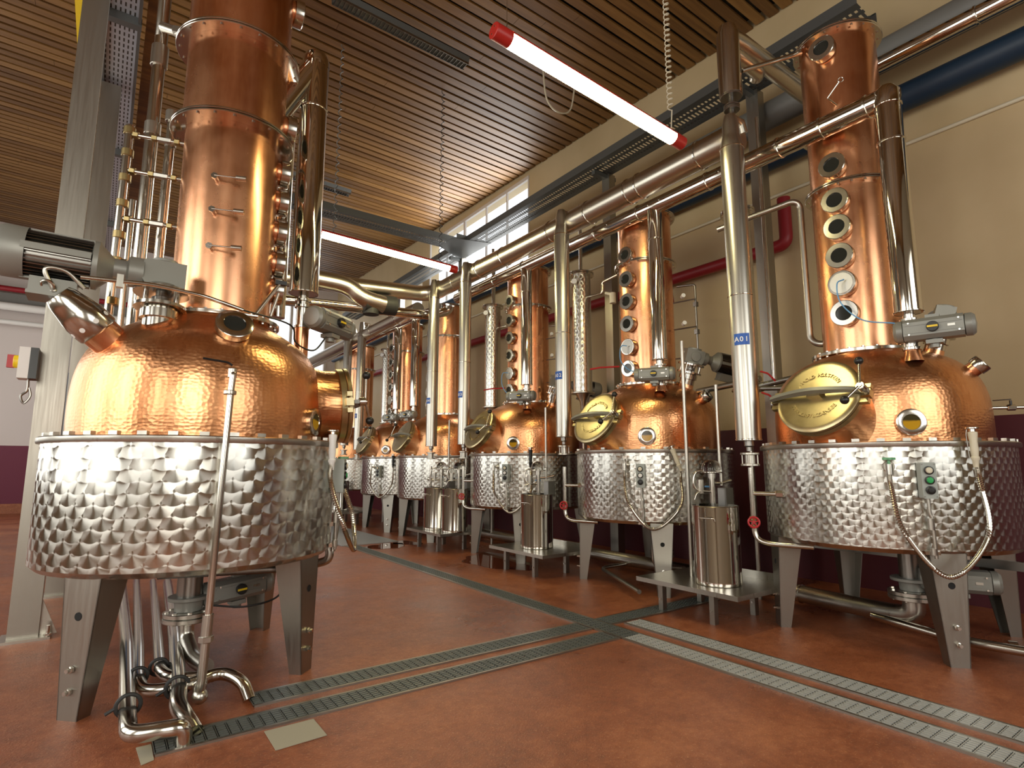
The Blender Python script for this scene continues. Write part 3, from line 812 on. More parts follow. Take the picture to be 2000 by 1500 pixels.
def condensate_line(x, y, label, sy=1, jx=4.12, red='red'):
    t = thing('condensate_pipe', (x, y, .6), label, 'condensate pipe', 'vertical condensate pipes with a red hand wheel')
    MB().pipe([(x, y, 1.18), (x, y, .66), (x + .02, y - .08 * sy, .62), (x + .12, y - .38 * sy, .62)], .019, .08, 16).build('pipe', 'steel', t)
    MB().pipe([(x, y, .985), (x + .12, y - .30 * sy, .985)], .016, 0, 14).build('branch_pipe', 'steel', t)
    q = V((x + .07, y - .18 * sy, .985)); MB().disc(q, (.37, -.93 * sy, 0), .028, .05, 6).disc(V((x + .10, y - .25 * sy, .985)), (.37, -.93 * sy, 0), .03, .02, 20).build('union_nut', 'steel', t)
    MB().disc((x, y, .80), (0, 0, 1), .028, .03, 6).disc((x, y, .74), (0, 0, 1), .026, .025, 6).build('valve_body', 'brass_fit', t)
    w = V((x - .045, y - .03, .775)); ax_ = V((-.84, -.54, 0)).normalized()
    mb = MB().torus(w, ax_, .038, .0075).cyl(V((x, y, .775)), w + ax_ * .01, .007, seg=10).disc(w, ax_, .013, .014)
    Xq = V((0, 0, 1)); Yq = ax_.cross(Xq)
    for k in range(5):
        a = 2 * pi * k / 5; mb.cyl(w, w + (Xq * cos(a) + Yq * sin(a)) * .037, .005, seg=8)
    mb.build('hand_wheel', red, t)
    return t
AX = 4.05
conds = [(4.045, 2.495, 1.385, .093, 'A01'), (AX + .01, 4.68, 1.50, .086, 'A02'), (AX, 6.78, 1.48, .085, 'A03'), (AX, 7.74, 1.48, .085, 'A04'), (4.12, 11.0, 1.5, .085, 'A05'), (AX, 11.6, 1.6, .085, 'A06')]
for x, y, z0, r, s_ in conds:
    condenser(x, y, z0, r, s_, 'tall satin steel condenser column carrying the blue sign ' + s_ if s_ != 'A06' else 'farthest satin steel condenser column, beside the manway of the left foreground still',
              ang={'A01': radians(206)}.get(s_, radians(183)))
    if s_ not in ('A05', 'A06'):
        condensate_line(x, y, 'vertical condensate pipe with red hand wheel below the column signed ' + s_, -1 if s_ == 'A04' else 1)
# upright and cap above A01
t = thing('riser_stub', (4.09, 2.50, 4.05), 'short polished riser above the column signed A01 turning right towards the wall', 'riser pipe')
MB().lathe([(0, 4.30), (.094, 4.30), (.094, 4.86), (.07, 4.95), (0, 4.98)], (4.09, 2.50, 0), (0, 0, 1), 32).build('riser_shell', 'steel', t)
MB().disc((4.09, 2.5, 4.295), (0, 0, 1), .09, .014).disc((4.09, 2.5, 4.21), (0, 0, 1), .065, .012).disc((4.09, 2.5, 4.185), (0, 0, 1), .065, .03).cyl((4.09, 2.5, 4.3), (4.09, 2.5, 4.0), .024).build('bellows_joint', 'steel_dark', t)
MB().pipe([(4.09, 2.5, 4.86), (4.25, 2.5, 4.88), (6.1, 2.5, 4.86)], .085, .05, 28).build('cross_pipe', 'clad', t)
MB().pipe([(4.12, 2.5, 4.74), (4.55, 2.5, 4.72), (4.6, 2.55, 4.73)], .06, .03, 24).build('inner_pipe', 'clad', t)
single('tie_rod', MB().cyl((4.15, 2.42, 4.52), (4.60, 2.14, 4.71), .02), 'steel', 'thin steel tube linking the riser above A01 to the top flange of the rightmost column', 'tie rod')

# dimpled stainless coolers behind the condensers
def cooler(x, y, z0, z1, r, label, gauge=True):
    t = thing('dimpled_cooler', (x, y, z0 - .3), label, 'cooler column', 'slim engine-turned cooler columns beside the copper columns')
    MB().lathe([(0, z0), (r, z0), (r, z1)], (x, y, 0), (0, 0, 1), 40).build('cooler_shell', 'steel_swirl_column', t)
    mb = MB().disc((x, y, z1), (0, 0, 1), r + .045, .02).disc((x, y, z1 + .024), (0, 0, 1), r + .045, .02)
    bolts_on(mb, (x, y, z1 + .012), (0, 0, 1), r + .03, 10, .008, .006, .02); mb.build('top_flange', 'steel', t)
    MB().disc((x, y, z0), (0, 0, 1), r + .03, .02).lathe([(r * .8, z0), (.04, z0 - .12), (.02, z0 - .3)], (x, y, 0), (0, 0, 1), 24).build('bottom_cone', 'steel_satin', t)
    MB().cyl((x, y, z0 - .3), (x, y, 0), .02).build('stand_pipe', 'steel_satin', t)
    MB().cyl((x, y, z1 + .02), (x, y, z1 + 1.0), .022).build('riser', 'steel', t)
    if gauge:
        d = V((-.84, -.25, 0)).normalized(); c = V((x, y, z1 - .12)) + d * (r + .05)
        g = MB().cyl(c - d * .07, c, .01, seg=10).disc(c, (-.7, -.7, 0), .042, .03).build('gauge', 'steel', t)
        MB().disc(c + V((-.7, -.7, 0)).normalized() * .016, (-.7, -.7, 0), .036, .003).build('gauge_face', 'white', g)
    return t
cooler(4.93, 3.02, 1.9, 3.66, .115, 'engine-turned cooler column hidden behind the condenser signed A01')
cooler(5.0, 5.38, 2.12, 3.70, .125, 'engine-turned cooler column standing between the second and middle copper columns')
cooler(4.95, 7.42, 2.1, 3.72, .125, 'engine-turned cooler column just right of the sign A03')
cooler(5.2, 7.76, 2.1, 3.66, .09, 'narrow engine-turned cooler column tucked between two others near the sign A03', False)
cooler(4.95, 11.6, 2.1, 3.7, .11, 'engine-turned cooler column, right one of the far pair')
cooler(5.3, 11.95, 2.1, 3.68, .11, 'engine-turned cooler column, left one of the far pair', False)

# ------------------------------------------------------------------ buckets, platforms
plats = [(3.75, 4.5, 2.47, 3.42, .27, 'steel platform on square legs in front of the rightmost still, one bucket on it'),
         (3.78, 4.45, 4.72, 5.72, .27, 'steel platform between the second and middle stills, one bucket on it'),
         (3.80, 4.45, 6.95, 8.0, .27, 'steel platform with two buckets below the signs A03 and A04'),
         (3.80, 4.45, 11.2, 12.3, .27, 'farthest steel platform, seen under the hose of the left foreground still')]
for x0, x1, y0, y1, z, lb in plats:
    t = thing('bucket_platform', ((x0 + x1) / 2, (y0 + y1) / 2, 0), lb, 'platform', 'low steel platforms for the buckets')
    MB().bb((x0, y0, z - .035), (x1, y1, z)).bb((x1 - .01, y0, z), (x1, y1, z + .06)).build('platform_top', 'steel_satin', t)
    for a, b in ((x0 + .14, y0 + .30), (x0 + .14, y1 - .16), (x1 - .1, y0 + .28), (x1 - .1, y1 - .16)):
        lg = MB().bb((a - .028, b - .022, 0), (a + .022, b + .022, z - .034)).build('leg', 'steel_leg', t)
        MB().lathe([(0, 0), (.009, 0), (.009, .01), (0, .01)], (a - .028, b, .10), (-1, 0, 0), 6).build('bolt', 'steel', lg)
def bucket(x, y, z, label, r=.185, h=.60):
    t = thing('steel_bucket', (x, y, z), label, 'bucket', 'tall polished steel buckets on the platforms')
    MB().lathe([(0, z + .012), (r - .01, z + .012), (r - .008, z), (r, z + .004), (r + .003, z + .02), (r, z + .035), (r, z + h - .01), (r + .006, z + h - .004), (r + .006, z + h), (r - .002, z + h), (r - .004, z + .02), (0, z + .016)], (x, y, 0), (0, 0, 1), 64).build('bucket_body', 'steel_mirror', t)
    for a in (195, 15):
        d = V((cos(radians(a)), sin(radians(a)), 0)); s_ = V((-d.y, d.x, 0)); c = V((x, y, z + h - .10)) + d * r
        MB().tube(fillet([c - s_ * .055 - V((0, 0, .02)), c - s_ * .055 + d * .01, c - s_ * .05 + d * .045 + V((0, 0, .01)), c + s_ * .05 + d * .045 + V((0, 0, .01)), c + s_ * .055 + d * .01, c + s_ * .055 - V((0, 0, .02))], .012), .005, 8).build('handle', 'steel', t)
bucket(4.05, 2.83, .27, 'tall polished bucket on the nearest platform, left of the rightmost still', .178, .61)
bucket(4.10, 5.22, .27, 'tall polished bucket on the platform below the sign A02')
bucket(4.08, 7.60, .27, 'left of the two buckets standing together below the signs A03 and A04')
bucket(4.12, 7.12, .27, 'right of the two buckets standing together below the signs A03 and A04')
bucket(4.05, 11.75, .27, 'polished bucket far back, seen through the hose of the left foreground still')
# spirit samplers above the buckets
def sampler(x, y, label, z=.93, s=1):
    t = thing('spirit_safe', (x, y, z), label, 'spirit safe', 'glass-topped spirit safes over the buckets')
    MB().cyl((x, y, z - .08), (x, y, z + .16), .022).cyl((x, y, z + .16), (x, y, z + .20), .03).build('centre_tube', 'steel', t)
    MB().cyl((x - .09, y + .05, z + .04), (x - .09, y + .05, z + .15), .028).build('overflow_cup', 'steel', t)
    MB().disc((x, y, z + .21), (0, 0, 1), .085, .012).build('base_plate', 'steel', t)
    MB().lathe([(.08, z + .215), (.082, z + .24), (.07, z + .28), (.04, z + .305), (0, z + .312)], (x, y, 0), (0, 0, 1), 28).build('glass_dome', 'glass', t)
    MB().pipe([(x, y, z + .05), (x - .09, y + .03, z + .06), (x - .15, y + .05, z + .04), (x - .17, y + .055, z - .01)], .008, .03, 10).build('spout', 'steel', t)
    MB().pipe([(x - .06, y + .04, z + .22), (x - .13, y + .06, z + .22), (x - .15, y + .07, z + .16), (x - .15, y + .07, z + .08), (x - .08, y + .04, z + .05), (x, y, z + .06)], .009, .04, 10).build('loop_tube', 'steel', t)
    MB().cyl((x + .10, y - .02, z + .1), (x + .10, y - .02, z + .24), .012).pipe([(x, y, z + .12), (x + .1, y - .02, z + .12), (x + .2, y - .04, z + .14)], .012, .02, 10).build('feed_tube', 'steel', t)
    MB().cyl((x + .03, y - .0, z + .09), (x + .03, y + .09, z + .09), .008, seg=8).build('blue_lever', 'blue_hose', t)
    MB().bb((x + .10, y - .06, z - .10), (x + .20, y + .02, z + .08)).build('instrument_box', 'steel_dark', t)
    MB().cyl((x + .12, y, z + .2), (x + .12, y, z + .95), .014, seg=12).build('thermometer_tube', 'steel_satin', t)
sampler(4.10, 2.88, 'spirit safe with glass dome over the nearest bucket')
sampler(4.15, 5.25, 'spirit safe with glass dome over the bucket below the sign A02')
sampler(4.17, 7.62, 'spirit safe with glass dome over the left of the two paired buckets')
sampler(4.20, 7.16, 'spirit safe with glass dome over the right of the two paired buckets')

# ------------------------------------------------------------------ jacket fittings: hose, tap, control box
def hose(cx, cy, a_tap, a_gun, zt, zg, zlow, label, bulge=.10, gun='cream', R=.81, tilt=.0, tapm='green'):
    t = thing('spray_hose', tuple(arc(cx, cy, R, a_tap, zlow)), label, 'spray hose', 'ribbed steel wash-down hoses hanging on the still jackets')
    dt = V((cos(radians(a_tap)), sin(radians(a_tap)), 0)); dg = V((cos(radians(a_gun)), sin(radians(a_gun)), 0))
    T = V((cx, cy, zt)) + dt * (R + .06); G = V((cx, cy, zg)) + dg * (R + .07)
    am = (a_tap + a_gun) / 2; dm = V((cos(radians(am)), sin(radians(am)), 0))
    W = (G - T); W.z = 0
    pts = [T, T - V((0, 0, .12)), T - V((0, 0, (zt - zlow) * .62)) + W * .10 + dt * bulge * .5, V((cx, cy, zlow)) + dm * (R + bulge), G - V((0, 0, (zg - zlow) * .65)) - W * .04 + dg * bulge * .5, G - V((0, 0, .12)) + W * .02, G]
    sp = spline(pts, 40)
    MB().tube(sp, .015, 10, True, lambda i: .0165 if i % 2 else .0135).build('ribbed_hose', 'steel', t)
    MB().cyl(T + V((0, 0, -.05)), T + V((0, 0, .015)), .02).cyl(T + V((0, 0, .0)), T - dt * .065, .016).disc(T - dt * .055, dt, .034, .012).build('tap_body', 'steel', t)
    mb = MB().cyl(T + V((0, 0, .01)), T + V((0, 0, .045)), .008, seg=10)
    pr_ = [(.034 * (1 + .12 * cos(5 * 2 * pi * k / 40)), 0) for k in range(40)]
    pts2 = [T + V((pr_[k][0] * cos(2 * pi * k / 40), pr_[k][0] * sin(2 * pi * k / 40), .042)) for k in range(40)]
    mb.prism(pts2, (0, 0, .014)); mb.build('tap_wheel', tapm, t)
    u = (G - (G - V((0, 0, .12)) + W * .02)).normalized(); u = (V((0, 0, 1)) + W.normalized() * tilt).normalized()
    MB().lathe([(.014, -.05), (.017, -.01), (.023, 0), (.023, .012), (.018, .018), (.022, .06), (.020, .11), (.025, .15), (.025, .165), (.012, .17), (.012, .185)], G, u, 20).build('spray_gun_grip', gun, t)
    g = MB().disc(G + u * .19, u, .034, .012).cyl(G + u * .165, G + u * .19, .016).build('spray_gun_head', 'steel', t)
    q = V((-u.z, 0, u.x)) if abs(u.z) < .5 else W.normalized()
    MB().pipe([G + u * .18 - q * .03, G + u * .15 - q * .035, G + u * .01 - q * .03], .003, .01, 8).build('trigger', 'steel_dark', t)
    return t
def control_box(cx, cy, a, z, label, R=.81, cols=('cream', 'button_green', 'black')):
    d = V((cos(radians(a)), sin(radians(a)), 0)); S = V((-d.y, d.x, 0)); Z = V((0, 0, 1)); c = V((cx, cy, z)) + d * (R + .045)
    t = thing('push_button_box', tuple(c - Z * .12), label, 'control box', 'push-button boxes on the still jackets')
    mb = MB()
    w, h, r_ = .04, .11, .006
    mb.prism([c - d * .035 + S * a_ + Z * b_ for a_, b_ in ((-w, -h + r_), (-w + r_, -h), (w - r_, -h), (w, -h + r_), (w, h - r_), (w - r_, h), (-w + r_, h), (-w, h - r_))], d * .07)
    b = mb.build('enclosure', 'box_grey', t)
    for k, cc in enumerate(cols):
        p = c + d * .035 + Z * (.062 - .06 * k)
        bz = MB().lathe([(.019, 0), (.026, .002), (.026, .010), (.019, .012)], p, d, 24, True).build('button_ring', 'black', t)
        MB().lathe([(0, .0), (.019, 0), (.019, .012), (.015, .017), (0, .018)], p, d, 24).build('button', cc, bz)
    p = c - Z * .11 - d * .01
    MB().pipe([p, p - Z * .10, p - Z * .12 + S * .01, p - Z * .36 + S * .012], .010, .02, 12).cyl(p - Z * .12, p - Z * .19, .016).cyl(p - Z * .30, p - Z * .34, .018).build('conduit', 'steel_satin', t)
    mb = MB()
    for a_ in (-.032, .032):
        for b_ in (-.098, .098): mb.lathe([(0, 0), (.004, 0), (.004, .003), (0, .003)], c + d * .035 + S * a_ + Z * b_, d, 8)
    mb.build('cover_screws', 'steel_dark', t)
    MB().box(p - Z * .2 - d * .02, (.02, .08, .02), (d, S, Z)).box(p - Z * .33 - d * .02, (.02, .08, .02), (d, S, Z)).build('conduit_clamps', 'steel', t)
def jacket_outlet(cx, cy, a, label):
    p = arc(cx, cy, .80, a, .62)
hose(RC[0], RC[1], -155, -124, 1.19, 1.235, .545, 'ribbed spray hose with cream grip and green tap on the rightmost still', .12)
control_box(RC[0], RC[1], -142, 1.105, 'grey box with cream, green and black buttons on the rightmost still')
hose(RC[0], 4.12, -157, -124, 1.20, 1.19, .62, 'ribbed spray hose with tilted cream grip on the second still of the row', .10, 'cream', .81, -.35, 'steel_satin')
control_box(RC[0], 4.12, -147, 1.10, 'grey box with cream, pale and black buttons on the second still of the row', cols=('cream', 'white', 'black'))
hose(RC[0], 6.32, -158, -126, 1.18, 1.22, .62, 'ribbed spray hose with black grip on the middle still of the row', .09, 'black', .81, 0, 'steel_satin')
control_box(RC[0], 6.32, -147, 1.10, 'grey box with cream, pale and black buttons on the middle still of the row', cols=('cream', 'white', 'black'))
hose(RC[0], 10.35, -158, -128, 1.16, 1.2, .62, 'ribbed spray hose on the fifth still of the row, left of the two paired buckets', .09, 'black', .81, 0, 'steel_satin')
control_box(RC[0], 10.35, -147, 1.08, 'small dark button box on the fifth still of the row', cols=('cream', 'black', 'black'))
# left still: hose facing the aisle
hose(LC[0], LC[1], -14, -44, 1.20, 1.22, .66, 'ribbed spray hose with white grip hanging on the aisle side of the left foreground still', .16, 'white', .81, 0, 'green')
control_box(LC[0], LC[1], -28, 1.13, 'grey control box on the aisle side of the left foreground still', cols=('cream', 'button_green', 'black'))
t = glassport(L, V((LC[0], LC[1], 1.47)) + V((cos(radians(-40)), sin(radians(-40)), 0)) * .69, (cos(radians(-40)), sin(radians(-40)), 0), .085, .05, name='pot_sight_glass', face='amber', collar='steel')

# bottom valves and legs pipes of the right row
bottom_valve(4.70, 1.72, 'flanged bottom valve under the rightmost still', fl=.15)
actuator((4.76, 1.46, .43), (.45, -1, 0), 'grey actuator with yellow mark beside the bottom valve under the rightmost still', 1.3, -1)
hdr('outlet_pipe', [(4.70, 1.72, .28), (4.70, 1.72, .15), (4.78, 2.0, .13), (4.95, 3.3, .13), (5.0, 8.6, .13)], .068, 'steel_satin', 'wide outlet pipe lying low behind the right row of stills', [((4.86, 2.6, .13), (.12, 1, 0))], .14, cat='outlet pipe')
single('floor_pipe', MB().pipe([(4.72, 2.0, .10), (4.55, 1.45, .09), (4.75, .2, .08)], .03, .1, 16).cyl((4.42 + .2, 1.2, .09), (4.64, 1.16, .09), .04), 'steel',
       'thin steel floor pipe running right under the rightmost still', 'floor pipe')
for i in (1, 2, 3):
    bottom_valve(4.75, rows[i][0] - .15, 'flanged bottom valve under the ' + words[i], fl=.12)
    single('jacket_drain', MB().pipe([(4.45, rows[i][0] - .3, .66), (4.45, rows[i][0] - .3, .25), (4.6, rows[i][0] - .3, .2), (4.9, rows[i][0] - .3, .16)], .024, .05, 14), 'steel_satin',
           'slim vertical jacket drain under the ' + words[i], 'drain pipe')
    single('water_loop', MB().pipe([(3.95, rows[i][0] - 1.35 + .8, .09), (4.35, rows[i][0] + .2, .09), (4.5, rows[i][0] + .5, .09), (4.9, rows[i][0] + .5, .09)], .02, .15, 12), 'steel_satin',
           'thin bent water pipe on the floor in front of the ' + words[i], 'water pipe') if i == 1 else None
single('cross_bar', MB().bb((5.0, .4, .50), (5.04, 2.9, .56)), 'steel_dark', 'horizontal steel bar low behind the legs of the rightmost still', 'steel bar')
single('outlet_elbow', MB().pipe([(4.52, 1.34, .66), (4.50, 1.36, .56), (4.62, 1.44, .56)], .022, .04, 14).disc((4.52, 1.34, .62), (0, 0, 1), .034, .03, 6), 'steel_satin',
       'small elbow with union nut under the jacket of the rightmost still', 'pipe elbow')
# small ball valve at the very right
t = thing('ball_valve', (5.2, 1.28, 1.55), 'small ball valve with dark lever on the right side of the rightmost still', 'ball valve')
MB().cyl((5.08, 1.30, 1.60), (5.28, 1.02, 1.60), .012).disc((5.17, 1.17, 1.60), (.58, -.81, 0), .022, .05, 6).pipe([(5.28, 1.02, 1.60), (5.32, .96, 1.60), (5.33, .94, 1.5)], .012, .03, 10).build('valve_body', 'steel', t)
MB().cyl((5.17, 1.17, 1.6), (5.17, 1.17, 1.65), .008).box((5.14, 1.21, 1.655), (.02, .10, .006)).build('lever', 'black', t)

# blue signal hoses on the columns
def blue_line(pts, label): single('signal_hose', MB().tube(spline(pts, 8), .005, 8), 'blue_hose', label, 'thin hose', 'thin light-blue hoses on the columns')
blue_line([(4.48, 1.90, 2.60), (4.43, 1.93, 2.56), (4.40, 1.90, 2.40), (4.38, 1.76, 2.24), (4.36, 1.56, 2.17), (4.40, 1.42, 2.13)], 'thin light-blue hose looping down the column of the rightmost still')
blue_line([(4.46, 4.10, 2.46), (4.41, 4.14, 2.45), (4.40, 4.14, 2.30), (4.36, 3.98, 2.17), (4.33, 3.80, 2.13)], 'thin light-blue hose looping down the column of the second still')
blue_line([(4.46, 6.30, 2.46), (4.41, 6.36, 2.45), (4.40, 6.36, 2.30), (4.36, 6.2, 2.17), (4.33, 6.02, 2.13)], 'thin light-blue hose looping down the column of the middle still')
# red levers and level pipes beside columns 2 and 3
for yc, w in ((4.12, 'second still'), (6.32, 'middle still')):
    single('red_lever', MB().pipe([(4.62, yc + .25, 2.29), (4.45, yc + .38, 2.28), (4.36, yc + .45, 2.26)], .01, .02, 8), 'red', 'small red valve lever at the foot of the column of the ' + w, 'valve lever')
for i, yc in enumerate((4.12, 6.32)):
    t = thing('sampling_manifold', (4.98, yc - .40, 2.2), 'upright sampling pipe with white knobs beside the ' + words[i + 1], 'sampling pipe', 'sampling pipes beside the copper columns')
    MB().pipe([(5.02, yc - .50, 2.15), (5.02, yc - .50, 3.12), (4.98, yc - .3, 3.14)], .012, .03, 10).build('riser', 'steel_dark', t)
    for z in (2.98, 2.68, 2.36):
        MB().cyl((4.93, yc - .28, z - .03), (4.99, yc - .52, z - .03), .008, seg=8).box((5.02, yc - .50, z - .08), (.04, .04, .05)).build('side_arm', 'steel_dark', t)
        MB().cyl((4.93, yc - .40, z + .01), (4.90, yc - .44, z + .015), .022, seg=16).build('knob', 'white', t)
# feed arm from cooler to column
for i, (yc, yq) in enumerate(((4.12, 5.38), (6.32, 7.42))):
    single('reflux_arm', MB().pipe([(5.0, yq - .13, 3.38), (4.95, yq - .45, 3.34), (4.95, yq - .45, 3.48), (4.9, yc + .35, 3.50)], .018, .04, 12), 'steel', 'thin reflux arm between the cooler and the column of the ' + words[i + 1], 'reflux pipe')
    single('float_switch', MB().cyl((4.95, yq - .62, 3.30), (4.95, yq - .62, 3.17), .04).cyl((4.95, yq - .5, 3.33), (4.95, yq - .62, 3.28), .018), 'cream', 'cream sensor head on the reflux arm at the ' + words[i + 1], 'sensor')
# slanted pipe with red valves between A01 and the rightmost still
single('slanted_pipe', MB().pipe([(4.95, 2.95, 1.93), (4.95, 2.35, 1.99)], .028, 0, 16).cyl((4.95, 2.9, 2.0), (4.95, 3.6, 1.95), .03), 'steel_dark', 'dark slanted pipe behind the brass hatch of the rightmost still', 'pipe')
single('steam_valve', MB().cyl((4.7, 2.66, 1.72), (4.8, 2.32, 1.68), .04).cyl((4.62, 2.7, 1.86), (4.62, 2.5, 1.84), .02), 'steel_dark', 'dark valve body just right of the column signed A01', 'valve')
for z, dz in ((1.98, .1), (1.80, .1)):
    single('red_lever', MB().pipe([(4.45, 2.60, z), (4.42, 2.52, z - .03), (4.42, 2.46, z - dz)], .008, .02, 8), 'red', ('upper' if z > 1.9 else 'lower') + ' red lever right of the column signed A01', 'valve lever')
# return line along the left of the right column
single('column_return', MB().pipe([(4.55, 3.0, 3.40), (4.76, 2.38, 3.50), (4.80, 2.34, 3.46), (4.80, 2.34, 2.26), (4.80, 2.28, 2.2), (4.82, 2.2, 2.2)], .027, .04, 16), 'steel_satin',
       'slim steel return pipe standing left of the tall right column', 'return pipe')
single('ring_probe', MB().cyl((4.59, 1.88, 4.07), (4.47, 1.90, 4.10), .007, seg=8).cyl((4.47, 1.90, 4.10), (4.45, 1.80, 4.17), .006, seg=8).torus((4.45, 1.785, 4.185), (.9, .4, .1), .018, .004), 'steel',
       'thin ring-ended probe sticking out of the upper right column', 'probe')

# ------------------------------------------------------------------ things along the right wall
hdr('blue_main', [(6.02, -1.0, 4.72), (6.02, 18.6, 4.72)], .13, 'blue_pipe', 'thick dark-blue pipe along the right wall', [], cat='wall pipe')
hdr('grey_main', [(5.85, -1.0, 5.14), (5.85, 4.2, 5.14)], .15, 'grey_pipe', 'thick grey pipe high on the right wall above the blue one', [], cat='wall pipe')
hdr('polished_main', [(5.72, -1.0, 4.98), (5.72, 2.5, 4.98)], .075, 'steel_mirror', 'polished pipe at the top right below the grey one', [((5.72, 1.2, 4.98), (0, 1, 0))], cat='wall pipe')
hdr('thin_conduit', [(6.184, -1.0, 4.33), (6.184, 18, 4.33)], .018, 'cream', 'thin cream conduit line along the right wall under the blue pipe', [], cat='conduit')
hdr('fire_main', [(6.05, 3.13, 4.20), (6.05, 3.13, 3.66), (6.05, 18.5, 3.78)], .07, 'fire_red', 'red fire pipe bending up beside the tall right column', [], .10, cat='fire pipe')
single('fire_pipe_bracket', MB().cyl((6.06, 4.75, 3.66), (6.06, 4.72, 3.36), .012), 'fire_red', 'thin red strap hanging from the fire pipe', 'bracket')
# uprights behind the row
for i, (x, y) in enumerate(((5.6, 3.14), (5.6, 5.41), (5.6, 9.5), (5.6, 12.4))):
    t = thing('steel_upright', (x, y, 0), ['square steel upright behind the column signed A01', 'square steel upright between the second and middle copper columns', 'square steel upright under the high window', 'farthest square steel upright behind the row'][i], 'steel post', 'square steel uprights carrying the cable tray')
    MB().bb((x - .06, y - .07, 0), (x + .06, y + .07, 5.32)).build('post', 'steel_leg', t)
    MB().bb((x - .12, y - .12, 0), (x + .12, y + .12, .015)).build('foot_plate', 'steel_leg', t)
    MB().bb((x - .30, y - .03, 5.26), (x + .12, y + .03, 5.32)).build('tray_bracket', 'galv', t)
single('wall_riser', MB().cyl((5.42, 3.03, 1.95), (5.42, 3.03, 4.9), .022), 'steel', 'thin polished riser in front of the square upright by A01', 'riser pipe')
single('tall_tube', MB().cyl((4.14, 3.15, .27), (4.14, 3.15, 2.3), .016, seg=12), 'steel_satin', 'slim open tube standing left of the sign A01', 'tube')
def tray(name, a, b, w, h, label, mat='galv', along='y', group='galvanised cable trays'):
    t = thing(name, a, label, 'cable tray', group)
    a = V(a); b = V(b); d = (b - a).normalized(); s_ = V((d.y, -d.x, 0)); Lg = (b - a).length; Z = V((0, 0, 1)); c = (a + b) / 2
    mb = MB(); k = int(Lg / .05)
    mb.box(c + s_ * (w * .40), (Lg, w * .2, .003), (d, s_, Z)).box(c - s_ * (w * .40), (Lg, w * .2, .003), (d, s_, Z))
    for q in (-.15, .15): mb.box(c + s_ * (w * q), (Lg, w * .12, .003), (d, s_, Z))
    for i in range(k): mb.box(a + d * (Lg * (i + .5) / k), (.026, w, .002), (d, s_, Z))
    mb.build('perforated_base', mat, t)
    for q in (-1, 1): MB().box(c + s_ * (q * w / 2) + Z * h / 2, (Lg, .004, h), (d, s_, Z)).box(c + s_ * (q * (w / 2 - .008)) + Z * h, (Lg, .016, .004), (d, s_, Z)).build('side_rail', mat, t)
    return t
tray('cable_tray', (5.42, 1.9, 5.34), (5.42, 8.9, 5.34), .42, .11, 'galvanised cable tray hung along the right wall below the ceiling')
tray('cable_tray', (5.42, 9.2, 5.34), (5.42, 15.5, 5.34), .42, .11, 'far galvanised cable tray continuing beyond the crossing one')
tray('cable_tray', (5.1, 9.05, 5.34), (1.3, 8.95, 5.31), .36, .11, 'galvanised cable tray crossing the hall behind the far lamp')
single('tray_junction', MB().prism([(4.9, 8.7, 5.335), (5.62, 8.5, 5.335), (5.62, 9.6, 5.335), (4.9, 9.2, 5.335)], (0, 0, .006)).bb((5.0, 8.70, 5.34), (5.6, 8.72, 5.45)), 'galv', 'folded junction plate joining the cable trays in front of the high window', 'tray junction')

# ------------------------------------------------------------------ lamps
def tube_lamp(a, b, r, label):
    a = V(a); b = V(b); d = (b - a).normalized(); Lg = (b - a).length; Z = V((0, 0, 1)); S = d.cross(Z).normalized()
    t = thing('tube_lamp', tuple(a), label, 'tube lamp', 'red-ended fluorescent tube lamps')
    n = 28; c1 = .13
    MB().lathe([(0, 0), (r - .004, 0), (r, .004), (r, c1)], a, d, 32).build('end_cap', 'lamp_red', t)
    MB().lathe([(0, 0), (r - .004, 0), (r, .004), (r, c1)], b, -d, 32).build('end_cap', 'lamp_red', t)
    def half(a0, a1, rr):
        vs = []; fs = []; k = 16
        for p in (a + d * c1, b - d * c1):
            for i in range(k + 1):
                t_ = radians(a0 + (a1 - a0) * i / k); vs.append(p + S * (rr * cos(t_)) + Z.cross(d).cross(d) * 0 + (d.cross(S) * -1 if d.cross(S).z < 0 else d.cross(S)) * (rr * sin(t_)))
        for i in range(k): fs.append((i, i + 1, k + 1 + i + 1, k + 1 + i))
        return MB().add(vs, fs)
    half(10, 170, r).build('reflector', 'lamp_red', t)
    half(170, 370, r * .985).build('diffuser', 'tube_light', t)
    mb = MB()
    for q in (.02, -.02): mb.cyl(a + Z * q + S * q * .8 - d * .004, a + Z * q + S * q * .8, .006, seg=10)
    mb.build('cap_screws', 'steel', t)
    return t
def coil(p, z1, label, r=.02, pitch=.06, straight=0, mat='cream'):
    p = V(p); pts = []; n = int((z1 - p.z - straight) / pitch * 10)
    for i in range(n + 1):
        a = 2 * pi * i / 10; pts.append(p + V((r * cos(a), r * sin(a), straight + pitch * i / 10)))
    single('coiled_cable', MB().tube([p] + pts, .0055, 6), mat, label, 'coiled cable', 'coiled lamp cables')
T1a, T1b = (1.86, 2.8, 4.035), (3.80, 2.8, 3.915)
tube_lamp(T1a, T1b, .056, 'nearest red-capped tube lamp, hanging bright in the upper middle')
coil((3.66, 2.8, 3.98), cz(3.7, 2.8), 'coiled cream cable dropping from the ceiling to the right end of the nearest lamp', .022, .05, .2)
single('lamp_wire', MB().cyl((1.97, 2.8, 4.09), (1.97, 2.8, cz(2, 2.8)), .0025, seg=6), 'steel', 'thin wire holding the left end of the nearest lamp', 'wire')
T2a, T2b = (1.9, 7.0, 4.13), (4.02, 7.0, 4.05)
tube_lamp(T2a, T2b, .056, 'fluorescent tube lamp with red end caps in the distance, left of the high window')
coil((3.75, 7.0, 4.12), cz(3.7, 7), 'long coiled cable dropping from the ceiling to the right end of the far lamp', .024, .11, 0, 'black')
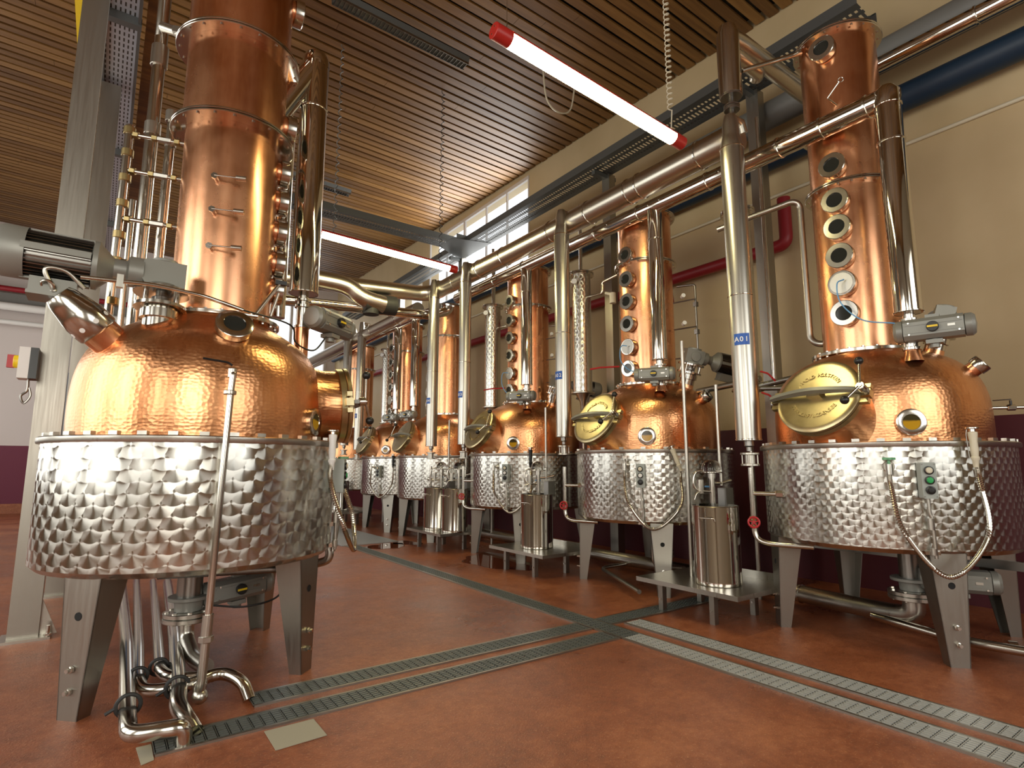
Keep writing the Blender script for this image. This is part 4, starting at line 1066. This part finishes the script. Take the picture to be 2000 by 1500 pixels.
coil((2.2, 7.0, 4.16), cz(2.2, 7), 'coiled cable holding the left end of the far lamp', .02, .11, 0, 'galv')
def dead_lamp(a, b, label):
    a = V(a); b = V(b); d = (b - a).normalized(); S = V((-d.y, d.x, 0)); Z = S.cross(d) if S.cross(d).z > 0 else d.cross(S)
    t = thing('louvred_lamp', tuple(a), label, 'unlit lamp', 'unlit louvred strip lamps on the ceiling')
    Lg = (b - a).length
    MB().prism([a + S * -.07, a + S * .07, a + S * .09 + Z * .07, a - S * .09 + Z * .07], d * Lg).build('housing', 'galv', t)
    mb = MB()
    for i in range(int(Lg / .05)): mb.box(a + d * (.03 + i * .05) - Z * .012, (.006, .12, .03), (d, S, Z))
    mb.box((a + b) / 2 + S * .065 - Z * .014, (Lg, .008, .034), (d, S, Z)).box((a + b) / 2 - S * .065 - Z * .014, (Lg, .008, .034), (d, S, Z))
    mb.build('louvre', 'steel_dark', t)
dead_lamp((1.75, 6.0, cz(1.75, 6.0) - .26), (3.55, 6.0, cz(3.55, 6.0) - .26), 'dark unlit louvred lamp under the ceiling left of the nearest tube lamp')
dead_lamp((2.0, 11, cz(2.0, 11) - .18), (3.74, 11, cz(3.74, 11) - .18), 'dark unlit louvred lamp above the far tube lamp, right of the polished vapour pipe')
single('ceiling_wire', MB().tube(spline([(4.55, 5.6, cz(4.55, 5.6)), (4.62, 5.6, 6.25), (4.85, 5.62, 6.15), (5.1, 5.65, 6.3), (5.2, 5.65, cz(5.2, 5.6))], 8), .012, 8), 'cream', 'loose cable loop sagging from the wooden ceiling', 'cable loop')

# ------------------------------------------------------------------ left side: posts, walkway, manifold
def post(x, y, w, dpt, h, label, foot=True):
    t = thing('steel_post', (x, y, 0), label, 'steel post', 'steel posts at the left')
    MB().bb((x - w / 2, y - dpt / 2, 0), (x + w / 2, y + dpt / 2, h)).build('post_shaft', 'steel_leg', t)
    f = MB().bb((x - w * .75, y - dpt * 1.0, 0), (x + w * .9, y + dpt * 1.0, .018)).build('foot_plate', 'steel_satin', t)
    MB().prism([(x + w / 2, y - .01, .015), (x + w / 2 + .10, y - .01, .015), (x + w / 2, y - .01, .26)], (0, .015, 0)).build('gusset', 'steel_satin', t)
    MB().cyl((x + w * .8, y - dpt * .8, .0), (x + w * .8, y - dpt * .8, .09), .012).disc((x + w * .8, y - dpt * .8, .03), (0, 0, 1), .022, .018, 6).build('anchor_bolt', 'steel', t)
post(-.345, 5.36, .17, .12, 6.86, 'wide steel post at the left edge carrying the red and yellow switch')
post(-.24, 6.9, .17, .12, 5.15, 'second steel post behind the geared motor at the left, ending under the walkway plank')
t = thing('switch_box', (-.50, 5.22, 1.78), 'grey isolator box with red and yellow rotary knob on the left steel post', 'switch box')
MB().bb((-.53, 5.15, 1.80), (-.47, 5.29, 2.02)).build('cover', 'white', t)
MB().bb((-.47, 5.15, 1.80), (-.425, 5.29, 2.02)).build('back_box', 'black', t)
MB().disc((-.545, 5.22, 1.92), (1, 0, 0), .045, .03, 24).build('yellow_ring', 'yellow', t)
MB().box((-.575, 5.22, 1.92), (.04, .03, .09)).build('red_knob', 'red', t)
MB().tube(spline([(-.47, 5.22, 1.80), (-.47, 5.22, 1.72), (-.50, 5.22, 1.68), (-.48, 5.22, 1.63), (-.45, 5.22, 1.68), (-.46, 5.22, 1.74)], 6), .008, 8).build('cable_loop', 'steel_dark', t)
single('blue_notice_board', MB().bb((-.42, 8.2, 1.35), (.30, 8.24, 2.25)).bb((-.40, 8.24, 0), (-.36, 8.27, 2.2)).bb((.24, 8.24, 0), (.28, 8.27, 2.2)), 'blue_board', 'dark blue board partly hidden behind the left foreground still', 'board')
single('small_switch', MB().bb((-.18, 6.5, 1.62), (-.08, 6.58, 1.84)), 'white', 'small pale switch housing in front of the blue board', 'switch')
# walkway plank of perforated panels overhead
for i in range(4):
    y0 = 3.1 + i * 2.7
    t = thing('walkway_panel', (-.2, y0, 5.2), ['nearest', 'second', 'third', 'farthest'][i] + ' perforated panel of the overhead walkway at the left', 'walkway panel', 'perforated walkway panels')
    MB().bb((-.31, y0, 5.2), (-.06, y0 + 2.6, 5.21)).build('perforated_sheet', 'perf', t)
    MB().bb((-.33, y0, 5.16), (-.31, y0 + 2.6, 5.28)).build('edge_rail', 'galv', t)
    MB().bb((-.06, y0, 5.14), (-.035, y0 + 2.6, 5.30)).build('edge_rail', 'galv', t)
    MB().bb((-.33, y0 + 2.6, 5.12), (-.03, y0 + 2.68, 5.2)).build('cross_bearer', 'galv', t)
single('wooden_beam', MB().bb((.0, 2.6, 5.3), (.12, 12.5, 5.9)), 'wood', 'brown wooden beam beside the overhead walkway at the left', 'beam')
single('painted_glow_strip', MB().bb((-.75, 7.9, 6.955), (-.61, 9.4, 6.965)), 'yellow', 'yellow strip, its skylit glow painted on, between the wooden ceiling slats at the top left', 'insulation strip')  # insulation strip; skylit glow put into flat yellow, nothing emits
def vpipe(name, pts, r, label, mat='steel', bend=.06, fit=()):
    t = thing(name, pts[0], label, 'pipe', 'upright pipes left of the foreground column')
    MB().pipe(pts, r, bend, 18).build('pipe', mat, t)
    for c, ax_, rr, h, mt in fit: MB().disc(c, ax_, rr, h, 20).build('fitting', mt, t)
    return t
vpipe('upright_pipe', [(.095, 4.55, 2.0), (.10, 4.55, 3.80), (.10, 4.55, 4.30), (.10, 4.55, 5.6)], .042, 'thickest upright steel pipe left of the foreground column', 'steel', 0,
      [((.10, 4.55, 3.58), (0, 0, 1), .052, .09, 'steel_satin'), ((.10, 4.55, 4.15), (0, 0, 1), .055, .16, 'steel_satin'), ((.10, 4.55, 4.38), (0, 0, 1), .035, .1, 'brass_fit')])
vpipe('upright_pipe', [(-.045, 4.4, 2.05), (-.03, 4.4, 3.48)], .026, 'thin upright pipe with brass tees at the far left of the pipe group', 'steel', .03,
      [((-.03, 4.4, z), (0, 0, 1), .036, .05, 'brass_fit') for z in (3.44, 3.28, 3.10, 2.92, 2.70, 2.52, 2.25)])
vpipe('upright_pipe', [(.20, 4.45, 2.3), (.21, 4.45, 3.66), (.30, 4.40, 3.72)], .030, 'upright pipe with a rounded cap just left of the foreground column', 'steel', .04,
      [((.21, 4.45, 3.66), (0, 0, 1), .046, .08, 'steel_satin'), ((.21, 4.45, 3.45), (0, 0, 1), .036, .04, 'steel_satin')])
vpipe('upright_pipe', [(.02, 5.0, 0), (.03, 5.0, 3.2)], .022, 'slender upright pipe behind the thick one left of the foreground column', 'steel', .04)
for i, z in enumerate((3.42, 3.16, 2.82, 2.52)):
    t = thing('level_branch', (-.03, 4.4, z), ['topmost', 'second', 'third', 'lowest'][i] + ' brass-jointed cross pipe linking the thin upright pipe to the foreground column', 'branch pipe', 'brass-jointed cross pipes')
    e = V((.29, 4.22, z - .05)); a = V((-.03, 4.4, z))
    MB().cyl(a, e, .014, seg=12).build('pipe', 'steel', t)
    for k in (.12, .45, .62, .85): MB().disc(a.lerp(e, k), e - a, .024 if k != .62 else .020, .035 if k != .62 else .09, 6).build('fitting', 'brass_fit' if k != .62 else 'steel_satin', t)
single('column_branch', MB().pipe([(.10, 4.5, 4.36), (.22, 4.38, 4.28), (.30, 4.3, 4.24)], .034, .02, 16).disc((.2, 4.4, 4.30), (.8, -.7, -.3), .042, .06, 6), 'steel_satin', 'short branch joining the thickest upright pipe to the foreground column top', 'branch pipe')
# horizontal signal pole in front of the left column foot
t = thing('sensor_rail', (-.1, 3.75, 2.2), 'long thin steel rail running from the geared motor across the foot of the foreground column', 'sensor rail')
MB().pipe([(-.17, 3.64, 2.175), (.145, 3.64, 2.195), (.40, 3.64, 2.175), (.62, 3.66, 2.13)], .012, .05, 12).build('rail', 'steel', t)
MB().box((.0, 3.64, 2.185), (.03, .04, .07)).build('rail_clamp', 'steel_satin', t)
t = thing('stay_arm', (.76, 3.78, 2.1), 'small hinged stay arm at the foot of the foreground column', 'stay arm')
MB().cyl((.70, 3.74, 2.12), (.84, 3.76, 2.36), .012, seg=10).cyl((.84, 3.76, 2.30), (.80, 3.76, 2.14), .010, seg=10).build('arm', 'steel', t)
MB().box((.85, 3.76, 2.37), (.07, .03, .025)).build('arm_head', 'black', t)
MB().box((.66, 3.74, 2.12), (.12, .03, .01)).build('arm_foot', 'steel', t)
single('signal_cable', MB().tube(spline([(.62, 3.66, 2.13), (.92, 3.75, 2.10), (1.0, 3.9, 2.02), (1.15, 4.0, 2.0), (1.25, 4.05, 2.12)], 8), .006, 8), 'black', 'thin black cable from the sensor rail to the grey actuator', 'cable')
# front down pipe with tap on the left still
t = thing('drain_standpipe', (.49, 3.25, .05), 'slim vertical steel standpipe with a small tap in front of the left foreground still', 'standpipe')
MB().pipe([(.52, 3.30, 1.70), (.525, 3.25, 1.69), (.52, 3.25, 1.60), (.49, 3.25, .46)], .017, .03, 16).build('upper_pipe', 'steel', t)
MB().cyl((.49, 3.25, .47), (.487, 3.25, .36), .025).disc((.487, 3.25, .355), (0, 0, 1), .034, .03, 6).build('coupling', 'steel_satin', t)
MB().disc((.515, 3.25, 1.575), (0, 0, 1), .032, .022).build('coupling', 'steel_satin', t)
MB().disc((.522, 3.26, 1.68), (0, 0, 1), .022, .05).build('coupling', 'steel_satin', t)
MB().pipe([(.487, 3.25, .36), (.48, 3.25, .12), (.47, 3.28, .07), (.50, 3.45, .10), (.545, 3.68, .12)], .021, .05, 16).build('lower_pipe', 'steel_satin', t)
MB().sphere((.48, 3.26, .09), .036).build('elbow_body', 'steel_satin', t)
MB().disc((.50, 3.42, .095), (.2, 1, .1), .034, .07).build('coupling', 'steel_satin', t)
MB().pipe([(.52, 3.26, 1.72), (.50, 3.26, 1.735), (.38, 3.26, 1.745)], .006, .02, 8).build('tap_lever', 'black', t)
# floor pipes under the left still
def fpipe(pts, r, label, ringp=None, mat='steel', bend=.1):
    t = thing('floor_drain_pipe', pts[-1], label, 'floor pipe', 'polished pipes running out from under the left foreground still')
    MB().pipe(pts, r, bend, 20, 8).build('pipe', mat, t)
    for p, d in (ringp or []):
        MB().torus(p, d, r + .012, .009, 24).cyl(V(p) - V((r + .01, 0, 0)), V(p) - V((r + .05, 0, .02)), .008, seg=8).build('hose_clamp', 'rubber', t)
    return t
fpipe([(.24, 6.6, .14), (.21, 4.2, .14), (.185, 3.1, .09), (.19, 3.02, .075), (.33, 2.96, .085), (.38, 2.96, .08), (.385, 2.97, .01)], .036, 'leftmost polished floor pipe, curling into the near floor drain', [((.19, 3.26, .115), (0, 1, .05))], 'steel', .06)
fpipe([(.36, 6.6, .12), (.27, 4.2, .12), (.245, 3.62, .10), (.27, 3.50, .08), (.46, 3.42, .10), (.60, 3.48, .12), (.69, 3.36, .09), (.715, 3.30, .01)], .031, 'long polished floor pipe snaking right into the far floor drain', [((.245, 3.68, .11), (.05, 1, .05))], 'steel', .09)
fpipe([(.48, 6.4, .12), (.37, 4.2, .12), (.345, 3.70, .11), (.39, 3.58, .10), (.50, 3.54, .09), (.58, 3.52, .09)], .030, 'third polished floor pipe from the left, ending under the standpipe', [((.345, 3.78, .11), (.05, 1, .05))], 'steel', .09)
fpipe([(.58, 6.2, .13), (.46, 4.2, .13), (.40, 3.35, .09), (.385, 3.22, .08), (.41, 3.06, .06), (.43, 3.0, .03)], .040, 'rightmost polished floor pipe, ending in a flared spout over the near drain', [((.40, 3.42, .1), (.05, 1, .05))], 'steel', .06)
# rear leg like pipe bundle under jacket
single('support_bar', MB().cyl((.30, 3.75, .60), (1.00, 3.66, .58), .022).cyl((.28, 4.1, .58), (.9, 4.1, .58), .02), 'steel_dark', 'dark pipe running just under the jacket of the left foreground still', 'under-jacket pipe')
single('valve_cable', MB().tube(spline([(.62, 3.95, .36), (.80, 3.9, .34), (.98, 3.9, .38), (1.02, 3.92, .52), (.98, 3.95, .60)], 8), .006, 8), 'black', 'thin black cable looping beside the bottom actuator of the left foreground still', 'cable')
single('jacket_outlet', MB().pipe([(1.22, 3.86, .70), (1.27, 3.83, .66), (1.27, 3.83, .58), (1.18, 3.90, .55)], .028, .04, 14), 'steel_satin', 'copper-toned outlet elbow at the aisle side of the left foreground jacket', 'pipe elbow')
vpipe('side_conduit', [(1.30, 3.80, 1.02), (1.30, 3.80, .78), (1.28, 3.80, .64)], .016, 'narrow conduit below the control box of the left foreground still', 'steel_satin', .03)

# ------------------------------------------------------------------ floor drains
def drains():
    segs = []
    def strip(a, b, w, name, light=True):  # light: bars get the steel with the reflection in its colour
        segs.append((V((*a, 0)), V((*b, 0)), w, name, light))
    strip((3.135, .2), (3.135, 2.92), .19, 'near main drain')
    strip((3.135, 3.42), (3.135, 9.1), .19, 'far main drain', False)
    strip((3.43, .2), (3.43, 3.18), .19, 'outer right drain')
    strip((.28, 3.02), (3.03, 3.02), .19, 'nearer cross drain', False)
    strip((.72, 3.30), (3.03, 3.30), .19, 'farther cross drain', False)
    strip((3.24, 3.30), (4.6, 3.30), .19, 'cross drain reaching under the nearest platform', False)
    strip((3.135, 2.92), (3.135, 3.42), .19, 'main drain at the crossing', False)
    for a, b, w, nm, light in segs:
        L_ = (b - a).length; n = max(1, round(L_ / 1.0)); d = (b - a).normalized(); s_ = V((-d.y, d.x, 0)); Z = V((0, 0, 1))
        for i in range(n):
            p = a + d * (L_ * i / n); q = a + d * (L_ * (i + 1) / n); l = (q - p).length; c = (p + q) / 2
            if n > 1: pos = ('%s section of the %s, from its %s end' % (['first', 'second', 'third', 'fourth', 'fifth', 'sixth', 'seventh'][i] if i < n - 1 else 'last', nm, 'near' if abs(d.y) > .5 else 'left'))
            else: pos = 'single section of the ' + nm
            t = thing('drain_grate', tuple(c), 'floor grate, ' + pos, 'drain grate', 'steel grates of the floor drains')
            MB().box(c + Z * .0015, (l, w - .02, .003), (d, s_, Z)).build('channel', 'pit', t)
            mb = MB()
            for k in (-1, 1): mb.box(c + s_ * (k * (w / 2 - .008)) + Z * .005, (l - .001, .016, .01), (d, s_, Z))
            mb.build('frame', 'steel_leg', t)
            mb = MB(); m_ = max(1, int(l / .048)); st = l / m_; iw = w - .044
            for k in range(m_):
                cc = p + d * (st * (k + .5)) + Z * .008
                for j in range(6):
                    mb.box(cc + s_ * (iw * ((j + .5) / 6 - .5)), (st - .012, iw / 6 - .012, .005), (d, s_, Z))
                mb.box(p + d * (st * k) + Z * .006, (.0035, iw, .004), (d, s_, Z))
            mb.box(c + s_ * (iw / 2 + .004) + Z * .007, (l, .004, .006), (d, s_, Z)).box(c - s_ * (iw / 2 + .004) + Z * .007, (l, .004, .006), (d, s_, Z))
            mb.build('grate_bars', 'grate_lit' if light else 'grate_unlit', t)
drains()
single('floor_patch', MB().prism([(.70, 2.90, .001), (.92, 2.90, .001), (.92, 2.70, .001), (.70, 2.69, .001)], (0, 0, .003)), 'concrete', 'square pale concrete patch in the red floor below the near cross drain', 'floor patch')
single('floor_patch', MB().prism([(.22, 3.06, .001), (.275, 3.06, .001), (.275, 2.90, .001), (.23, 2.88, .001)], (0, 0, .003)), 'concrete', 'small pale concrete patch at the left end of the near cross drain', 'floor patch')
mb = MB().bb((3.0, 8.5, .002), (3.9, 11.3, .012)); single('floor_mat', mb, 'galv_tray', 'large checkered steel plate on the floor below the far stills', 'floor plate')
def puddle(c, rx, ry, label, seed):
    random.seed(seed); n = 40; ph = [random.uniform(0, 6.28) for _ in range(4)]
    pts = []
    for i in range(n):
        a = 2 * pi * i / n; k = 1 + .18 * sin(2 * a + ph[0]) + .13 * sin(3 * a + ph[1]) + .07 * sin(7 * a + ph[2])
        pts.append((c[0] + rx * k * cos(a), c[1] + ry * k * sin(a), .001))
    single('puddle', MB().prism(pts, (0, 0, .0025)), 'puddle', label, 'puddle', 'water puddles on the red floor')
puddle((3.55, 8.15), .28, .30, 'shallow puddle beside the checkered plate', 1)
puddle((4.15, 6.1), .40, .62, 'wide puddle in front of the middle still', 2)
puddle((3.95, 8.3), .2, .25, 'small puddle left of the paired-bucket platform', 5)
single('floor_drain_cover', MB().disc((-1.0, 6.6, .006), (0, 0, 1), .22, .012), 'grate_dark', 'round dark drain cover on the floor at the far left', 'drain cover')
# grey pipes on the far left wall
for i, (z, r) in enumerate(((5.15, .10), (4.75, .06), (5.6, .07))):
    single('end_wall_pipe', MB().pipe([(-4.4, 18.6, z), (2.5, 18.6, z)], r, 0, 16), 'white' if i < 2 else 'fire_red', ['thick pale pipe crossing the far end wall', 'thinner pale pipe low on the far end wall', 'red pipe high on the far end wall'][i], 'wall pipe')

# ------------------------------------------------------------------ light
w = bpy.data.worlds.new('World'); scene.world = w; w.use_nodes = True
w.node_tree.nodes['Background'].inputs[0].default_value = (.92, .96, 1, 1)
w.node_tree.nodes['Background'].inputs[1].default_value = 1.8
def area(loc, rot, sx_, sy_, e, c):
    l = bpy.data.lights.new('window_light', 'AREA'); l.shape = 'RECTANGLE'; l.size = sx_; l.size_y = sy_; l.energy = e; l.color = c
    o = bpy.data.objects.new('window_light', l); col.objects.link(o); o.location = loc; o.rotation_euler = rot
    return o
for (a, b, c, d), e in zip(LW, (60, 84, 84, 65, 120)):
    area((LXW + .02, (a + b) / 2, (c + d) / 2), (0, radians(-90), 0), d - c, b - a, e, (1, .95, .83))
area((-2.15, YB + .05, 2.8), (radians(72), 0, 0), 2.7, 3.2, 150, (1, .94, .80))
area((3.0, YB + .05, 2.8), (radians(72), 0, 0), 3.0, 3.2, 60, (1, .94, .80))
area((WX - .05, 10.1, 5.8), (0, radians(90), 0), 1.6, 4.0, 170, (1, .98, .94))

# ------------------------------------------------------------------ camera
cam = bpy.data.cameras.new('camera'); co = bpy.data.objects.new('camera', cam); col.objects.link(co)
co.location = (0, 0, 1.2); cam.sensor_width = 36; cam.lens = 1105 / 2000 * 36; cam.clip_start = .05
co.rotation_euler = (radians(90) + math.atan(158 / 1105), 0, radians(-35.7))
scene.camera = co
scene.view_settings.view_transform = 'Standard'; scene.view_settings.look = 'None'; scene.view_settings.gamma = 1
scene.view_settings.exposure = 0.0
scene.cycles.max_bounces = 8; scene.cycles.glossy_bounces = 6
try: scene.cycles.sample_clamp_indirect = 8
except Exception: pass
